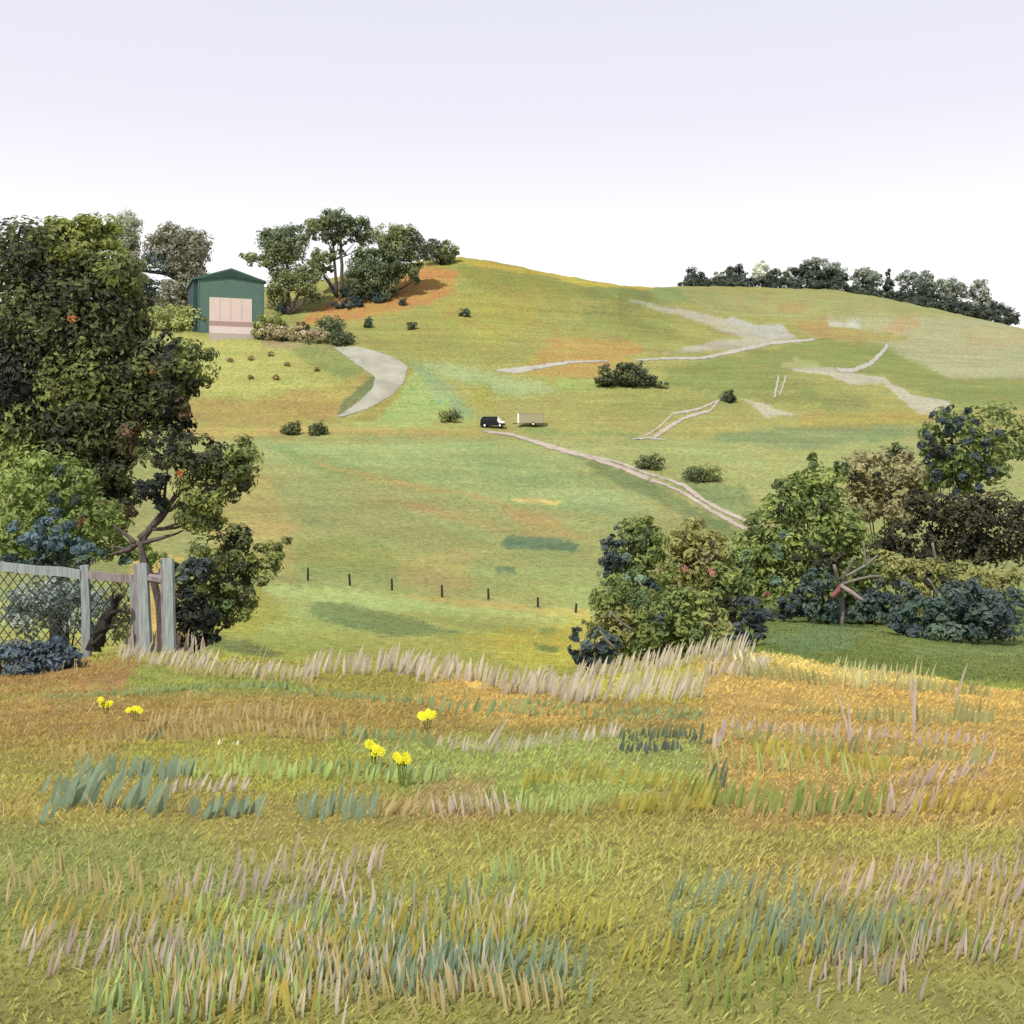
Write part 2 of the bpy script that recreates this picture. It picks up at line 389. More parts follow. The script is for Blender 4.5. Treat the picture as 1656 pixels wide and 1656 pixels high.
for p in [
    ([0,1070, 235,1070, 212,1112, 0,1130], (176,140,80), 12, .9),
    ([225,1078, 500,1090, 480,1122, 200,1118], (156,166,76), 8, .9),
    ([0,1135, 300,1140, 700,1146, 830,1160, 720,1185, 540,1178, 200,1190, 0,1205], (180,152,82), 10, .8),
    ([480,1080, 690,1088, 690,1125, 500,1125], (168,158,70), 8, .9),
    ([840,1076, 960,1076, 1138,1050, 1138,1132, 960,1128, 840,1108], (196,188,58), 8, .9),
    ([1138,1074, 1300,1084, 1600,1110, 1600,1180, 1140,1178], (212,178,96), 40, .95),
    ([1140,1170, 1600,1180, 1600,1290, 1140,1290], (204,172,92), 40, .95),
    ([680,1090, 760,1098, 860,1120, 1000,1150, 900,1175, 780,1170, 690,1140], (206,172,92), 7, .9),
    ([735,1100, 790,1100, 840,1112, 760,1114], (240,202,110), 3, .9),
    ([520,1195, 700,1195, 1000,1185, 1130,1200, 1150,1265, 900,1305, 700,1290, 560,1250], (170,182,96), 12, .9),
    ([200,1200, 540,1200, 700,1260, 480,1290, 200,1250], (176,176,74), 12, .8),
    ([700,1250, 800,1262, 800,1330, 640,1330], (186,158,100), 10, .7),
    ([1150,1250, 1600,1250, 1600,1340, 1200,1340], (196,166,92), 12, .8),
    ([1205,1052, 1260,1058, 1340,1080, 1450,1096, 1600,1120, 1600,1130, 1400,1106, 1260,1084], (232,206,112), 4, .9),
    ([0,1330, 300,1340, 500,1450, 200,1540, 0,1500], (150,162,90), 25, .7),
    ([600,1360, 1000,1340, 1100,1460, 760,1530], (176,172,86), 30, .7),
    ([1150,1380, 1656,1350, 1656,1560, 1300,1560], (184,166,90), 30, .7)]:
    patch('F', *p)
KG = 0.49
lum_ = (COL @ np.array([.3, .6, .1]))[..., None]
COL = (COL * .93 + lum_ * .07) * np.array([.975, 1.0, 1.0]) * KG
# brush-like drift of tone in real space
drift = (fbm(XX * 0.05, YY * 0.11, 31) - 0.5)
COL *= (1 + 0.30 * drift)[..., None]

nT, nY = len(T), len(YS)
idx = np.arange(nT * nY).reshape(nY, nT)
quads = np.stack([idx[:-1, :-1], idx[:-1, 1:], idx[1:, 1:], idx[1:, :-1]], -1).reshape(-1, 4)
V = np.stack([XX, YY, Z], -1).reshape(-1, 3); VC = COL.reshape(-1, 3)
# the ground carries on behind the viewer
nb = len(V)
bx = [(-60, 1.0), (T[0], 1.0), (T[-1], 1.0), (60, 1.0), (60, -60), (T[-1], -60), (T[0], -60), (-60, -60)]
V = np.concatenate([V, [(x, y, -1.72 + (0.15 if y < 0 else 0)) for x, y in bx]])
VC = np.concatenate([VC, np.repeat(COL[0, nT//2][None], 8, 0)])
extra = np.array([(nb+7, nb+6, nb+1, nb), (nb+6, nb+5, nb+2, nb+1), (nb+5, nb+4, nb+3, nb+2)])
terrain = mesh_np('ground', V, [quads, extra], M_ground, col=VC, smooth=True)
tag(terrain, 'rolling grassy hillside with patches of green, yellow and dry orange grass', 'hillside', kind='structure')

# ---------------------------------------------------------------- road and tracks, draped on the hillside
def ribbon(name, left, right, mat, lift, n=70, m=7, label=None, cat=None, ymin=26):
    def resample(P):
        P = np.array(P, float).reshape(-1, 2)
        s = np.r_[0, np.cumsum(np.linalg.norm(np.diff(P, axis=0), axis=1))]; s /= s[-1]
        q = np.linspace(0, 1, n)
        return np.c_[np.interp(q, s, P[:, 0]), np.interp(q, s, P[:, 1])]
    A, B = resample(left), resample(right)
    k = np.ones(5) / 5
    for Q in (A, B):
        for c in (0, 1):
            e = np.r_[Q[:1, c].repeat(2), Q[:, c], Q[-1:, c].repeat(2)]; Q[:, c] = np.convolve(e, k, 'valid')
    jit = (fbm(np.arange(n) * 0.5 + A[0, 0], np.zeros(n), 77, 3) - 0.5)[:, None] * 3
    D = B - A; D /= np.linalg.norm(D, axis=1)[:, None] + 1e-9
    w = np.minimum(np.linalg.norm(B - A, axis=1), 8)[:, None] / 8
    A = A + D * jit * w; B = B + D * jit[::-1] * w
    pts = []; ec = []
    for i in range(n):
        for j in range(m):
            u_ = j / (m - 1); ww = np.linalg.norm(B[i] - A[i])
            ec.append(min(min(u_, 1 - u_) * max(ww, 5) / 3.0, min(i, n - 1 - i) / 4 + .1, 1.0))
            q = A[i] + (B[i] - A[i]) * j / (m - 1)
            p = ray(q[0], q[1], ymin); edge = 0.03 if j in (0, m-1) else lift
            pts.append(p + (0, 0, edge))
    ii = np.arange(n*m).reshape(n, m)
    q = np.stack([ii[:-1, :-1], ii[:-1, 1:], ii[1:, 1:], ii[1:, :-1]], -1).reshape(-1, 4)
    ec = np.array(ec)[:, None].repeat(3, 1)
    o = mesh_np(name, pts, [q], mat, None, ec, smooth=True)
    return tag(o, label, cat, kind='structure')
def track(name, P, w, mat, lift, label, cat, n=90, m=7):
    P = np.array(P, float).reshape(-1, 2); W = np.broadcast_to(np.asarray(w, float), (len(P),))
    Tn = np.gradient(P, axis=0); Tn /= np.linalg.norm(Tn, axis=1)[:, None]
    Nn = np.c_[-Tn[:, 1], Tn[:, 0]]
    return ribbon(name, P + Nn * W[:, None] / 2, P - Nn * W[:, None] / 2, mat, lift, n, m, label, cat)
M_road = mat_plain('road_surface', (188, 186, 166), 0.52, 0.9, 0.25, 0.2, bump=0.03)
M_dirt = mat_plain('dirt', (206, 192, 174), 0.54, 0.95, 0.5, 0.18, bump=0.04)
M_pale = mat_plain('pale_gravel', (200, 196, 178), 0.54, 0.95, 0.5, 0.16, bump=0.04)
def wear(m, sc):
    nt = m.node_tree; N = nt.nodes.new; L = nt.links.new
    out = [x for x in nt.nodes if x.type == 'OUTPUT_MATERIAL'][0]; sh = out.inputs[0].links[0].from_socket
    at = N('ShaderNodeAttribute'); at.attribute_name = 'Col'; tc = N('ShaderNodeTexCoord')
    nz = N('ShaderNodeTexNoise'); nz.inputs['Scale'].default_value = sc; nz.inputs['Detail'].default_value = 6; nz.inputs['Roughness'].default_value = .7; L(tc.outputs['Object'], nz.inputs['Vector'])
    ad = N('ShaderNodeMath'); ad.operation = 'MULTIPLY_ADD'; L(nz.outputs['Fac'], ad.inputs[0]); ad.inputs[1].default_value = 1.7; L(at.outputs['Fac'], ad.inputs[2])
    mr = N('ShaderNodeMapRange'); mr.inputs[1].default_value = .85; mr.inputs[2].default_value = 1.35; L(ad.outputs[0], mr.inputs[0])
    tr = N('ShaderNodeBsdfTransparent'); mx = N('ShaderNodeMixShader'); L(mr.outputs[0], mx.inputs[0]); L(tr.outputs[0], mx.inputs[1]); L(sh, mx.inputs[2]); L(mx.outputs[0], out.inputs[0])
wear(M_road, 1.1); wear(M_dirt, 1.6); wear(M_pale, 1.2)
ribbon('road', [(536,561), (560,578), (584,596), (606,610), (602,628), (580,650), (560,664), (543,675)],
       [(577,561), (606,567), (640,578), (661,592), (655,618), (634,640), (600,660), (552,676)], M_road, 0.14, 130, 14,
       'grey road curving down the hillside below the green barn', 'road')
track('path', [(778,697), (830,704), (905,727), (960,741), (1012,760), (1052,776)], [5,6,9,8,7,9], M_dirt, 0.10, 'pink dirt track crossing the field from the parked van', 'track')
track('path', [(1050,776), (1075,784), (1110,800), (1150,826), (1190,848), (1222,866)], [7,5,7,7,8,8], M_dirt, 0.10, 'lower wheel rut of the dirt track running down to the bushes', 'track')
track('path', [(952,738), (1000,748), (1040,764), (1078,776), (1108,786), (1132,806), (1168,826), (1205,842), (1226,858)], [4,5,6,5,8,7,7,7,7], M_dirt, 0.13, 'upper wheel rut of the dirt track running down to the bushes', 'track')
track('path', [(800,599), (835,600), (880,592), (920,586), (985,584)], [4,11,8,6,3], M_pale, 0.10, 'pale track under the orange patch of hillside', 'track')
track('path', [(1025,583), (1085,580), (1135,580), (1190,568), (1250,555), (1322,549)], [4,5,6,8,7,5], M_pale, 0.12, 'long pale track climbing across the far right hill', 'track')
track('path', [(1352,598), (1378,600), (1408,588), (1425,572), (1437,556)], [8,9,9,7,6], M_pale, 0.12, 'short curved pale track on the far right hill', 'track')
track('path', [(1040,708), (1065,692), (1088,670), (1130,662), (1162,648)], [4,4,5,5,4], M_dirt, 0.10, 'upper rut of the small track leading to the lone dark bush', 'track')
track('path', [(1056,710), (1080,692), (1108,676), (1150,664), (1164,646)], [8,8,6,6,4], M_dirt, 0.13, 'lower rut of the small track leading to the lone dark bush', 'track')
track('path', [(1260,606), (1252,646)], [5,4], M_pale, 0.10, 'left one of two short pale ruts on the far hill', 'track', 20)
track('path', [(1272,606), (1260,642)], [5,3], M_pale, 0.10, 'right one of two short pale ruts on the far hill', 'track', 20)
track('path', [(1020,711), (1050,709), (1078,713)], [2,4,2], M_pale, 0.16, 'thin pale strip where the small track meets the field', 'track', 20)

# ---------------------------------------------------------------- foliage
PAL = {
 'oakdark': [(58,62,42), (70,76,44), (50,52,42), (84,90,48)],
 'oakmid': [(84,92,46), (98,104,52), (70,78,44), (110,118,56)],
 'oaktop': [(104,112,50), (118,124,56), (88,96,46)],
 'rust': [(84,66,48), (74,70,46), (70,74,46), (94,70,50)],
 'orange': [(166,108,56), (124,98,54), (94,92,50)],
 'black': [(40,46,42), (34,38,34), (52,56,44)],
 'lime': [(104,118,58), (92,108,52), (114,126,64)],
 'blueleaf': [(82,100,106), (76,94,96), (66,86,86)],
 'bluedark': [(66,78,84), (72,86,94), (56,66,72)],
 'greyleaf': [(98,110,104), (84,96,92), (122,130,120)],
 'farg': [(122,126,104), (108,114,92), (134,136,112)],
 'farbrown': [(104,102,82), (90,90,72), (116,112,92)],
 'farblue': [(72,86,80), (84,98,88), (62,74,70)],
 'pine': [(82,92,62), (70,80,54), (94,102,68)],
 'pinel': [(100,106,66), (90,98,60), (110,114,72)],
 'pined': [(64,72,52), (74,80,58)],
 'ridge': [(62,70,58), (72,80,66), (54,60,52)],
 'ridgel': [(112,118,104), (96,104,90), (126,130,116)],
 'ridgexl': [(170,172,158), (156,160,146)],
 'scrub': [(152,138,110), (136,126,96), (120,118,84)],
 'bush': [(74,82,52), (60,70,48), (88,94,58)],
 'bushl': [(118,120,66), (104,110,60)],
 'teal': [(60,76,68), (50,64,60), (72,86,72)],
 'green': [(104,116,56), (90,102,50), (116,126,60), (80,92,48)],
 'greend': [(88,98,50), (76,90,52), (98,108,54)],
 'olive': [(112,112,60), (102,104,56), (122,120,66)],
 'umber': [(122,116,80), (112,108,74), (130,124,86)],
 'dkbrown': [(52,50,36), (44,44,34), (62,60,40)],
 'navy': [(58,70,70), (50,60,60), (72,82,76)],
 'sage': [(92,112,86), (80,100,82), (104,122,86)],
 'pink': [(136,92,82), (122,88,74)],
 'hedge': [(128,132,74), (114,120,68), (140,142,82)],
 'brown': [(140,116,70), (120,104,64)],
}
PAL = {k: np.array([lin(c) * .86 + .14 * lin(c).mean() for c in v]) for k, v in PAL.items()}
KL = 2.05

def wpt(px, py, Y):
    return np.array([(px - CX) / F * Y, Y, (HZ - py) / F * Y])

def leaves(blobs, Y, leafpx=3.6, dens=1.0, aspect=0.5, up=0.35, clus=26, tight=0.22):
    """leaf clusters spread through ellipsoids given as (px, py, rx, ry, palette[, extra depth])"""
    Cs, Ns, Ss, Cols = [], [], [], []
    for b in blobs:
        px, py, rx, ry, pal = b[:5]; dy = b[5] if len(b) > 5 else 0.0
        y = Y + dy; m = y / F
        c = wpt(px, py, y); r = np.array([rx, 0.85 * (rx + ry) / 2, ry]) * m
        lpx = leafpx * (1.28 if leafpx > 3.9 else 1.12)
        area = math.pi * rx * ry * 0.382
        n = max(12, int(area / (lpx * lpx * aspect * 0.5) * 4.2 * dens))
        nc = max(5, n // clus)
        d = rng.normal(size=(nc, 3)); d /= np.linalg.norm(d, axis=1)[:, None]
        rad = np.where(rng.random(nc) < 0.78, 0.72 + 0.30 * rng.random(nc), 0.75 * rng.random(nc) ** 0.5)
        ca = np.arctan2(d[:, 2], d[:, 0])
        rad *= 0.86 + 0.28 * vnoise(ca * 2.1 + px, d[:, 1] * 2 + py, 3)
        cc = c + d * r * rad[:, None]
        p = PAL[pal]; pk = rng.integers(0, len(p), nc)
        cl = p[pk] * (1 + 0.25 * (rng.random(nc) - 0.5))[:, None]
        k = rng.integers(0, nc, n)
        off = rng.normal(size=(n, 3)) * r.mean() * tight
        off *= np.minimum(1, 1.6 * r.mean() * tight / (np.linalg.norm(off, axis=1)[:, None] + 1e-9))
        P = cc[k] + off * np.array([1, 1, 0.75])
        nn = off / (r.mean() * tight) * 0.9 + d[k] * 0.8 + rng.normal(size=(n, 3)) * 0.38 + (0, 0, up)
        nn /= np.linalg.norm(nn, axis=1)[:, None] + 1e-9
        Cs.append(P); Ns.append(nn)
        Ss.append(lpx / 0.618 * m * (0.45 + 1.1 * rng.random(n)))
        Cols.append(cl[k] * (1 + 0.14 * (rng.random(n) - 0.5))[:, None])
    P = np.concatenate(Cs); Nn = np.concatenate(Ns); S = np.concatenate(Ss); Co = np.concatenate(Cols) * KL
    n = len(P)
    a = np.cross(Nn, rng.normal(size=(n, 3))); a /= np.linalg.norm(a, axis=1)[:, None] + 1e-9
    b = np.cross(Nn, a)
    L = S[:, None] * 0.5; W = L * aspect
    Vv = np.stack([P - a * L, P + b * W + Nn * L * 0.25, P + a * L, P - b * W + Nn * L * 0.25], 1).reshape(-1, 3)
    q = np.arange(4 * n).reshape(n, 4)
    return Vv, q, np.repeat(Co, 4, 0)

def foliage(name, blobs, Y, base, parent=None, **kw):
    Vv, q, co = leaves(blobs, Y, **kw)
    g = gz(Z, Vv[:, 0], Vv[:, 1]); Vv[:, 2] = np.maximum(Vv[:, 2], g + 0.01)
    return mesh_np(name, Vv, [q], M_leaf, parent, co, base)

def ground_at(px, Y):
    x = (px - CX) / F * Y
    return np.array([x, Y, zat(x, Y)])

def limb(mb, pts, r0, r1, n=8, steps=7, wob=0.12):
    P = np.array(pts, float)
    s = np.r_[0, np.cumsum(np.linalg.norm(np.diff(P, axis=0), axis=1))]; q = np.linspace(0, s[-1], max(steps, 3))
    Q = np.stack([np.interp(q, s, P[:, k]) for k in range(3)], 1)
    if len(Q) > 4:
        Q[1:-1] = 0.25*Q[:-2] + 0.5*Q[1:-1] + 0.25*Q[2:]
        Q[1:-1] += rng.normal(size=(len(Q)-2, 3)) * (r0 * 0.15)
    mb.tube(Q, np.linspace(r0, r1, len(Q)), n, wob)

def tree(name, label, cat, px, Y, blobs, trunkpx=None, rpx=4, bark=None, group=None, limbs=None, **kw):
    """a thing with a trunk (limbs reach into each clump of the crown) and a crown"""
    base = ray(px, -Y, 150) if Y < 0 else ground_at(px, Y)
    Y = base[1]
    t = thing(name, label, cat, base, 0, group)
    mb = MB(); m = Y / F
    tp = trunkpx or [(px, None), (px + 2, blobs[0][1])]
    pts = [base - (0, 0, 0.3)] + [wpt(a, b, Y) for a, b in tp if b is not None]
    limb(mb, pts, rpx * m, rpx * m * 0.5, 9, 9)
    top = pts[-1]
    for b in blobs:
        if b[2] < 9 or (len(b) > 5 and b[5] < -.5): continue
        e = wpt(b[0], b[1] + b[3] * 0.1, Y + (b[5] if len(b) > 5 else 0))
        zz = np.array(pts)
        st = zz[np.argmin(np.linalg.norm(zz - e, axis=1) + np.where(zz[:, 2] > e[2], 1e3, 0))]
        mid = (st + e) / 2 + (0, 0, -0.1 * np.linalg.norm(e - st))
        limb(mb, [st, mid, e], rpx * m * 0.42, rpx * m * 0.12, 6, 6)
    for l in (limbs or []):
        limb(mb, [wpt(a, b, Y) for a, b in l[0]], l[1] * m, l[2] * m, 8, 7)
    mb.build('trunk', bark or M_bark, t, base, True)
    foliage('crown', blobs, Y, base, t, **kw)
    return t

def shrub(name, label, cat, px, Y, blobs, group=None, stems=True, twigs=None, base=None, **kw):
    base = (ray(px, -Y, 26) if Y < 0 else ground_at(px, Y)) if base is None else base
    Y = base[1]
    t = thing(name, label, cat, base, 0, group)
    foliage('foliage', blobs, Y, base, t, **kw)
    m = Y / F
    mb = MB()
    for b in blobs:
        if (len(b) > 5 and b[5] < -.5) or abs(b[0] - px) > 48: continue
        e = wpt(b[0], b[1], Y)
        g = base - (0, 0, 0.15)
        if e[2] > g[2]: limb(mb, [g, (g + e) / 2 + rng.normal(size=3) * m * 3, e], max(0.012, 1.6 * m), 0.5 * m, 5, 5)
    if mb.n: mb.build('stem', M_darkbark, t, base, True)
    for tw in (twigs or []):
        mb = MB(); limb(mb, [wpt(a, b, Y - d) for a, b, d in tw[0]], tw[1] * m, tw[2] * m, 6, 6)
        mb.build('branch', M_twig, t, base, True)
    return t
M_twig = mat_plain('grey_twig', (158, 148, 138), 0.5, 0.9, 6, 0.25)

def dotshrub(name, label, px, py, rx, ry, pal='bush', pal2=None, group=None, Y=None, lp=2.4, cat='bush'):
    """a small lone bush standing where its foot is seen"""
    p = ray(px, py + ry * 0.85, 26); Y = p[1]
    bl = [(px - rx*.3, py + ry*.1, rx*.66, ry*.8, pal), (px + rx*.35, py - ry*.05, rx*.62, ry*.85, pal2 or pal), (px, py + ry*.45, rx*.8, ry*.5, pal)]
    return shrub(name, label, cat, px, Y, bl, group, leafpx=lp, tight=0.34, clus=10, base=p)

# ---- left: the big dark tree, the spreading tree by the gate and the bushes around the fence
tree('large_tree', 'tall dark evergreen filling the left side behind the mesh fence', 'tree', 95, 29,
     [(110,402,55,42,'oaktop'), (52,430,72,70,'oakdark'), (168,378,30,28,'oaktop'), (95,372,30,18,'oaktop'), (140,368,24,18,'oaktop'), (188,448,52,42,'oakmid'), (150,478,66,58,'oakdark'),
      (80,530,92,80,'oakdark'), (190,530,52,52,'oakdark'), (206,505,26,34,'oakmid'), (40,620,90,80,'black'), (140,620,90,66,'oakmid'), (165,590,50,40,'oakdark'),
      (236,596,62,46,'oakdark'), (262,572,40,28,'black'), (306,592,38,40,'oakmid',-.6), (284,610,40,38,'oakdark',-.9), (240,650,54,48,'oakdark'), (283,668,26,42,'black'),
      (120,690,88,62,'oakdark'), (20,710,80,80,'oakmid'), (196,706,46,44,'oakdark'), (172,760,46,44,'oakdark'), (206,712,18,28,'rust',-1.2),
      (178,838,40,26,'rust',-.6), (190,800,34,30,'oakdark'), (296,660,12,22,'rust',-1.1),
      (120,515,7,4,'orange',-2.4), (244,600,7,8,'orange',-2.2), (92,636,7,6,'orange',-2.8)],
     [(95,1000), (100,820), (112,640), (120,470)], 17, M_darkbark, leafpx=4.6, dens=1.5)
tree('spreading_tree', 'crooked small tree with mauve limbs leaning out beside the wooden gate frame', 'tree', 262, 25,
     [(272,728,48,32,'oakdark'), (322,738,42,36,'oakdark'), (385,748,33,46,'oakmid'), (372,772,34,34,'oakdark'), (330,790,48,40,'oakmid'), (306,836,44,28,'oakmid'), (250,794,28,34,'black',-.4),
      (345,828,24,30,'oakmid'), (291,766,5,4,'orange',-1.2),
      (354,898,46,32,'oakmid'), (388,880,34,28,'oakdark'), (425,905,34,26,'oakmid'), (453,888,20,20,'oakdark'), (330,944,48,36,'oakmid'), (384,945,40,34,'oakdark'), (366,984,40,24,'greend'), (398,972,22,22,'oakmid'),
      (296,922,34,28,'teal'), (318,925,26,22,'navy',-.6), (330,985,36,18,'teal'), (240,896,34,22,'lime',.8), (345,1005,34,18,'oakdark')],
     [(258,960), (250,930), (228,905), (214,884), (238,856), (264,828)], 8, M_bark,
     limbs=[([(214,884), (250,872), (272,868), (296,858)], 5, 1.2), ([(220,880), (206,868), (190,856), (182,848)], 4.5, 1), ([(214,886), (196,892), (178,898), (168,906)], 5, .8), ([(205,889), (190,884), (176,886)], 3, .8), ([(226,872), (250,848), (275,820), (284,800)], 7, 3)], leafpx=4.6)
shrub('dark_shrub', 'nearly black rounded bush at the foot of the gate frame', 'bush', 314, 24.2,
      [(312,985,32,34,'black'), (332,1002,18,24,'black'), (292,1000,22,28,'black'), (310,1030,34,22,'black'), (330,1035,20,16,'black')], leafpx=4.2)
shrub('lime_shrub', 'bright lime bush with long blue leaves rising behind the mesh fence', 'bush', 110, 26,
      [(100,780,46,44,'lime'), (50,800,56,76,'lime'), (150,845,52,44,'lime'), (85,868,72,46,'lime'), (186,890,34,24,'lime'), (28,870,60,60,'lime'),
       (92,842,26,20,'blueleaf',-1.3), (80,880,30,22,'blueleaf',-1.3), (112,880,26,22,'blueleaf',-1.3), (140,884,16,18,'blueleaf',-1.2), (50,860,30,26,'blueleaf',-1.2), (100,906,60,12,'teal',-1.2), (40,906,40,12,'teal',-1.2),
       (90,806,12,10,'teal',-1.2), (120,810,7,11,'teal',-1.2), (92,762,8,11,'teal',-1.2), (130,840,9,9,'rust',-1.3), (164,896,9,8,'teal',-1.2), (202,906,9,12,'teal',-.9)], leafpx=5.2)
shrub('grey_shrub', 'pale grey-green bush seen through the wire mesh', 'bush', 100, 24.6,
      [(90,965,46,34,'greyleaf'), (150,985,46,40,'greyleaf'), (50,985,50,44,'greyleaf'), (190,990,24,44,'olive')], leafpx=4.2, dens=.8)
shrub('blue_shrub', 'low dusky blue bush in front of the mesh fence', 'bush', 88, 19.5,
      [(92,1062,36,26,'bluedark'), (60,1080,40,34,'bluedark'), (128,1054,22,11,'bluedark'), (22,1078,46,40,'bluedark'), (78,1040,26,18,'bluedark')], leafpx=4.4)

# fence of wire mesh with pale posts and rail
M_greywood = mat_plain('weathered_wood', (172, 182, 180), 0.58, 0.9, 3, 0.3, bump=0.004, stretch=(8, 8, 0.8))
M_mauvewood = mat_plain('mauve_wood', (164, 152, 152), 0.58, 0.9, 3, 0.3, bump=0.004, stretch=(8, 8, 0.8))
M_wire = mat_plain('wire', (92, 98, 98), 0.5, 0.6, 30, 0.2, metal=0.2)
FY = 22.6
fb = ground_at(66, FY)
fence = thing('mesh_fence', 'wire mesh fence with pale timber posts and top rail', 'fence', fb)
def Pf(px, py): return wpt(px, py, FY)
for (a, b, w) in ((137, 914, 8), (214, 930, 6), (-40, 906, 8), (-230, 896, 8)):
    g = ground_at(a + 3, FY); top = Pf(a, b); mb = MB()
    mb.tube([g - (0, 0, .2), g * .5 + top * .5 + (0.02, 0, 0), top], np.array([w * 1.02, w, w * .9]) * FY / F, 5, 0.25)
    mb.build('post', M_greywood, fence, fb)
def board(parent, loc, mat, name, pts, hpx, th, Yb, dy=0.0):
    """a flat plank through photo points, hpx tall"""
    P = np.array([wpt(a, b, Yb) + (0, dy, 0) for a, b in pts]); n = len(P); h = hpx * Yb / F / 2
    V = []
    for k, p in enumerate(P):
        e = h * (1 + .12 * (rng.random() - .5))
        V += [p + (0, -th/2, -e), p + (0, th/2, -e), p + (0, th/2, e), p + (0, -th/2, e)]
    q = [(0, 1, 2, 3), (4*n-4, 4*n-1, 4*n-2, 4*n-3)]
    for k in range(n - 1):
        for c in range(4): q.append((4*k+c, 4*k+4+c, 4*k+4+(c+1) % 4, 4*k+(c+1) % 4))
    MB().add(V, q).build(name, mat, parent, loc)
board(fence, fb, M_greywood, 'rail', [(-230, 904), (-150, 908), (-40, 911), (60, 922), (100, 924), (131, 929)], 15, .05, FY, -.02)
board(fence, fb, M_mauvewood, 'rail', [(143, 929), (180, 933), (216, 936)], 13, .05, FY, -.03)
mb = MB()
step = 15
def topz(px): return np.interp(px, [-230, 137, 216], [906, 931, 938])
for a in np.arange(-400, 400, step):
    for sgn in (1, -1):
        q = []
        for yy in np.linspace(900, 1055, 32):
            xx = a + sgn * (yy - 978) * 0.75
            if -228 < xx < 213 and yy > topz(xx) and yy < 1048: q.append((xx, yy))
        if len(q) > 1:
            P = [Pf(x, y) + (0, 0.03 + 0.006 * sgn, 0) for x, y in (q[0], q[-1])]
            mb.tube(P, 0.011, 4)
mb.build('wire_mesh', M_wire, fence, fb)

gb = ground_at(250, 22.2); GY = 22.2
gate = thing('gate_frame', 'two pale splintered wooden posts joined by a short crossbar', 'gate frame', gb)
def slab(mat, P0, P1, w0, w1, th, name):
    a = wpt(*P0, GY); b = wpt(*P1, GY); s = GY / F
    V = []
    for e, w in ((a, w0), (b, w1)):
        for sx, sy in ((-1, -1), (1, -1), (1, 1), (-1, 1)): V.append(e + (sx * w * s / 2, sy * th / 2, 0))
    V = np.array(V); V[4:6, 2] += 0.03; V[6:, 2] -= 0.02
    MB().add(V, [(0, 3, 2, 1), (4, 5, 6, 7), (0, 1, 5, 4), (1, 2, 6, 5), (2, 3, 7, 6), (3, 0, 4, 7)]).build(name, mat, gate, gb)
slab(M_greywood, (237, 1062), (231, 912), 17, 15, .16, 'post')
slab(M_mauvewood, (226.5, 1062), (221, 914), 6, 8, .10, 'post_edge')
slab(M_greywood, (276, 1064), (272, 904), 15, 16, .16, 'post')
slab(M_mauvewood, (266, 1050), (264, 914), 5, 8, .12, 'post_edge')
cb = MB(); cb.tube([wpt(240, 934, GY), wpt(262, 938, GY)], 7 * GY / F, 6, 0.1); cb.build('crossbar', M_mauvewood, gate, gb)
sb = ground_at(160, 22.0); st = thing('leaning_snag', 'dark charred snag leaning against the mesh fence', 'dead wood', sb)
mb = MB(); limb(mb, [wpt(150, 1052, 22.0), wpt(158, 1030, 22.0), wpt(170, 1004, 22.1), wpt(184, 980, 22.2), wpt(196, 962, 22.25)], .15, .06, 12, 14, .7); mb.build('log', M_darkbark, st, sb)
for P, r in (([(176, 994), (193, 986), (205, 990)], .05), ([(164, 1018), (176, 1012), (190, 1015)], .06), ([(184, 980), (180, 966), (184, 956)], .04)):
    mb = MB(); limb(mb, [wpt(a, b, 22.1) for a, b in P], r, r * .5, 7, 6, .5); mb.build('broken_branch', M_darkbark, st, sb)

# ---- the barn
M_barn = mat_plain('green_sheet_metal', (102, 134, 120), 0.64, 0.6, 1.0, 0.1, wave=3.5, bump=0.05)
M_barnroof = mat_plain('green_roof_metal', (92, 126, 112), 0.62, 0.55, 1.0, 0.1, wave=3.5, bump=0.05)
M_barnshade = mat_plain('shaded_side_teal', (52, 82, 88), 0.6, 0.6, 1.0, 0.12, wave=3.5, bump=0.05)  # darker teal puts the side wall's shade into its colour
M_door = mat_plain('pale_pink_door', (228, 208, 196), 0.72, 1.0, 0.6, 0.03, bump=0.0)
M_doorband = mat_plain('rose_threshold', (200, 170, 158), 0.55, 0.8, 2, 0.1)
M_ramp = mat_plain('pink_concrete', (214, 198, 186), 0.58, 0.9, 1.5, 0.08)
BY = 238.0
gnd = ground_at(374, BY)
base_z = (HZ - 521) / F * BY
bloc = np.array([(374 - CX) / F * BY, BY, base_z])
barn = thing('barn', 'green metal barn with a big pale pink door on the hilltop terrace', 'barn', bloc, math.radians(21))
s = BY / F
hw, dp, he, hr = 52 * s, 15.0, 68 * s, 85 * s
wl = MB(); wl.prism([(-hw, -4), (hw, -4), (hw, he), (0, hr - .35), (-hw, he)], 0, dp); wl.build('wall', M_barn, barn)
wl = MB(); wl.box((-hw - .9, .2, -4), (-hw - .01, dp - .2, he - .35)); wl.build('side_wall', M_barnshade, barn)
rf = MB(); ov = 1.3
rf.prism([(-hw - ov, he - .42), (0, hr - .05), (hw + .5, he - .15), (hw + .5, he + .15), (0, hr + .28), (-hw - ov, he - .12)], -.35, dp + .6); rf.build('roof', M_barnroof, barn)
dr = MB(); dr.box((-4.0 - .6, -.14, 0), (4.0 + .4, -.003, 5.2)); d = dr.build('door', M_door, barn)
sm = MB()
for k in (-2.4, -.1, 2.2): sm.box((k - .03, -.165, .05), (k + .03, -.142, 5.15))
sm.build('door_rib', M_doorband, d)
th = MB(); th.box((-4.7, -1.2, -1.15), (4.5, -.145, -.01)); th.build('threshold', M_doorband, barn)
rp = MB()
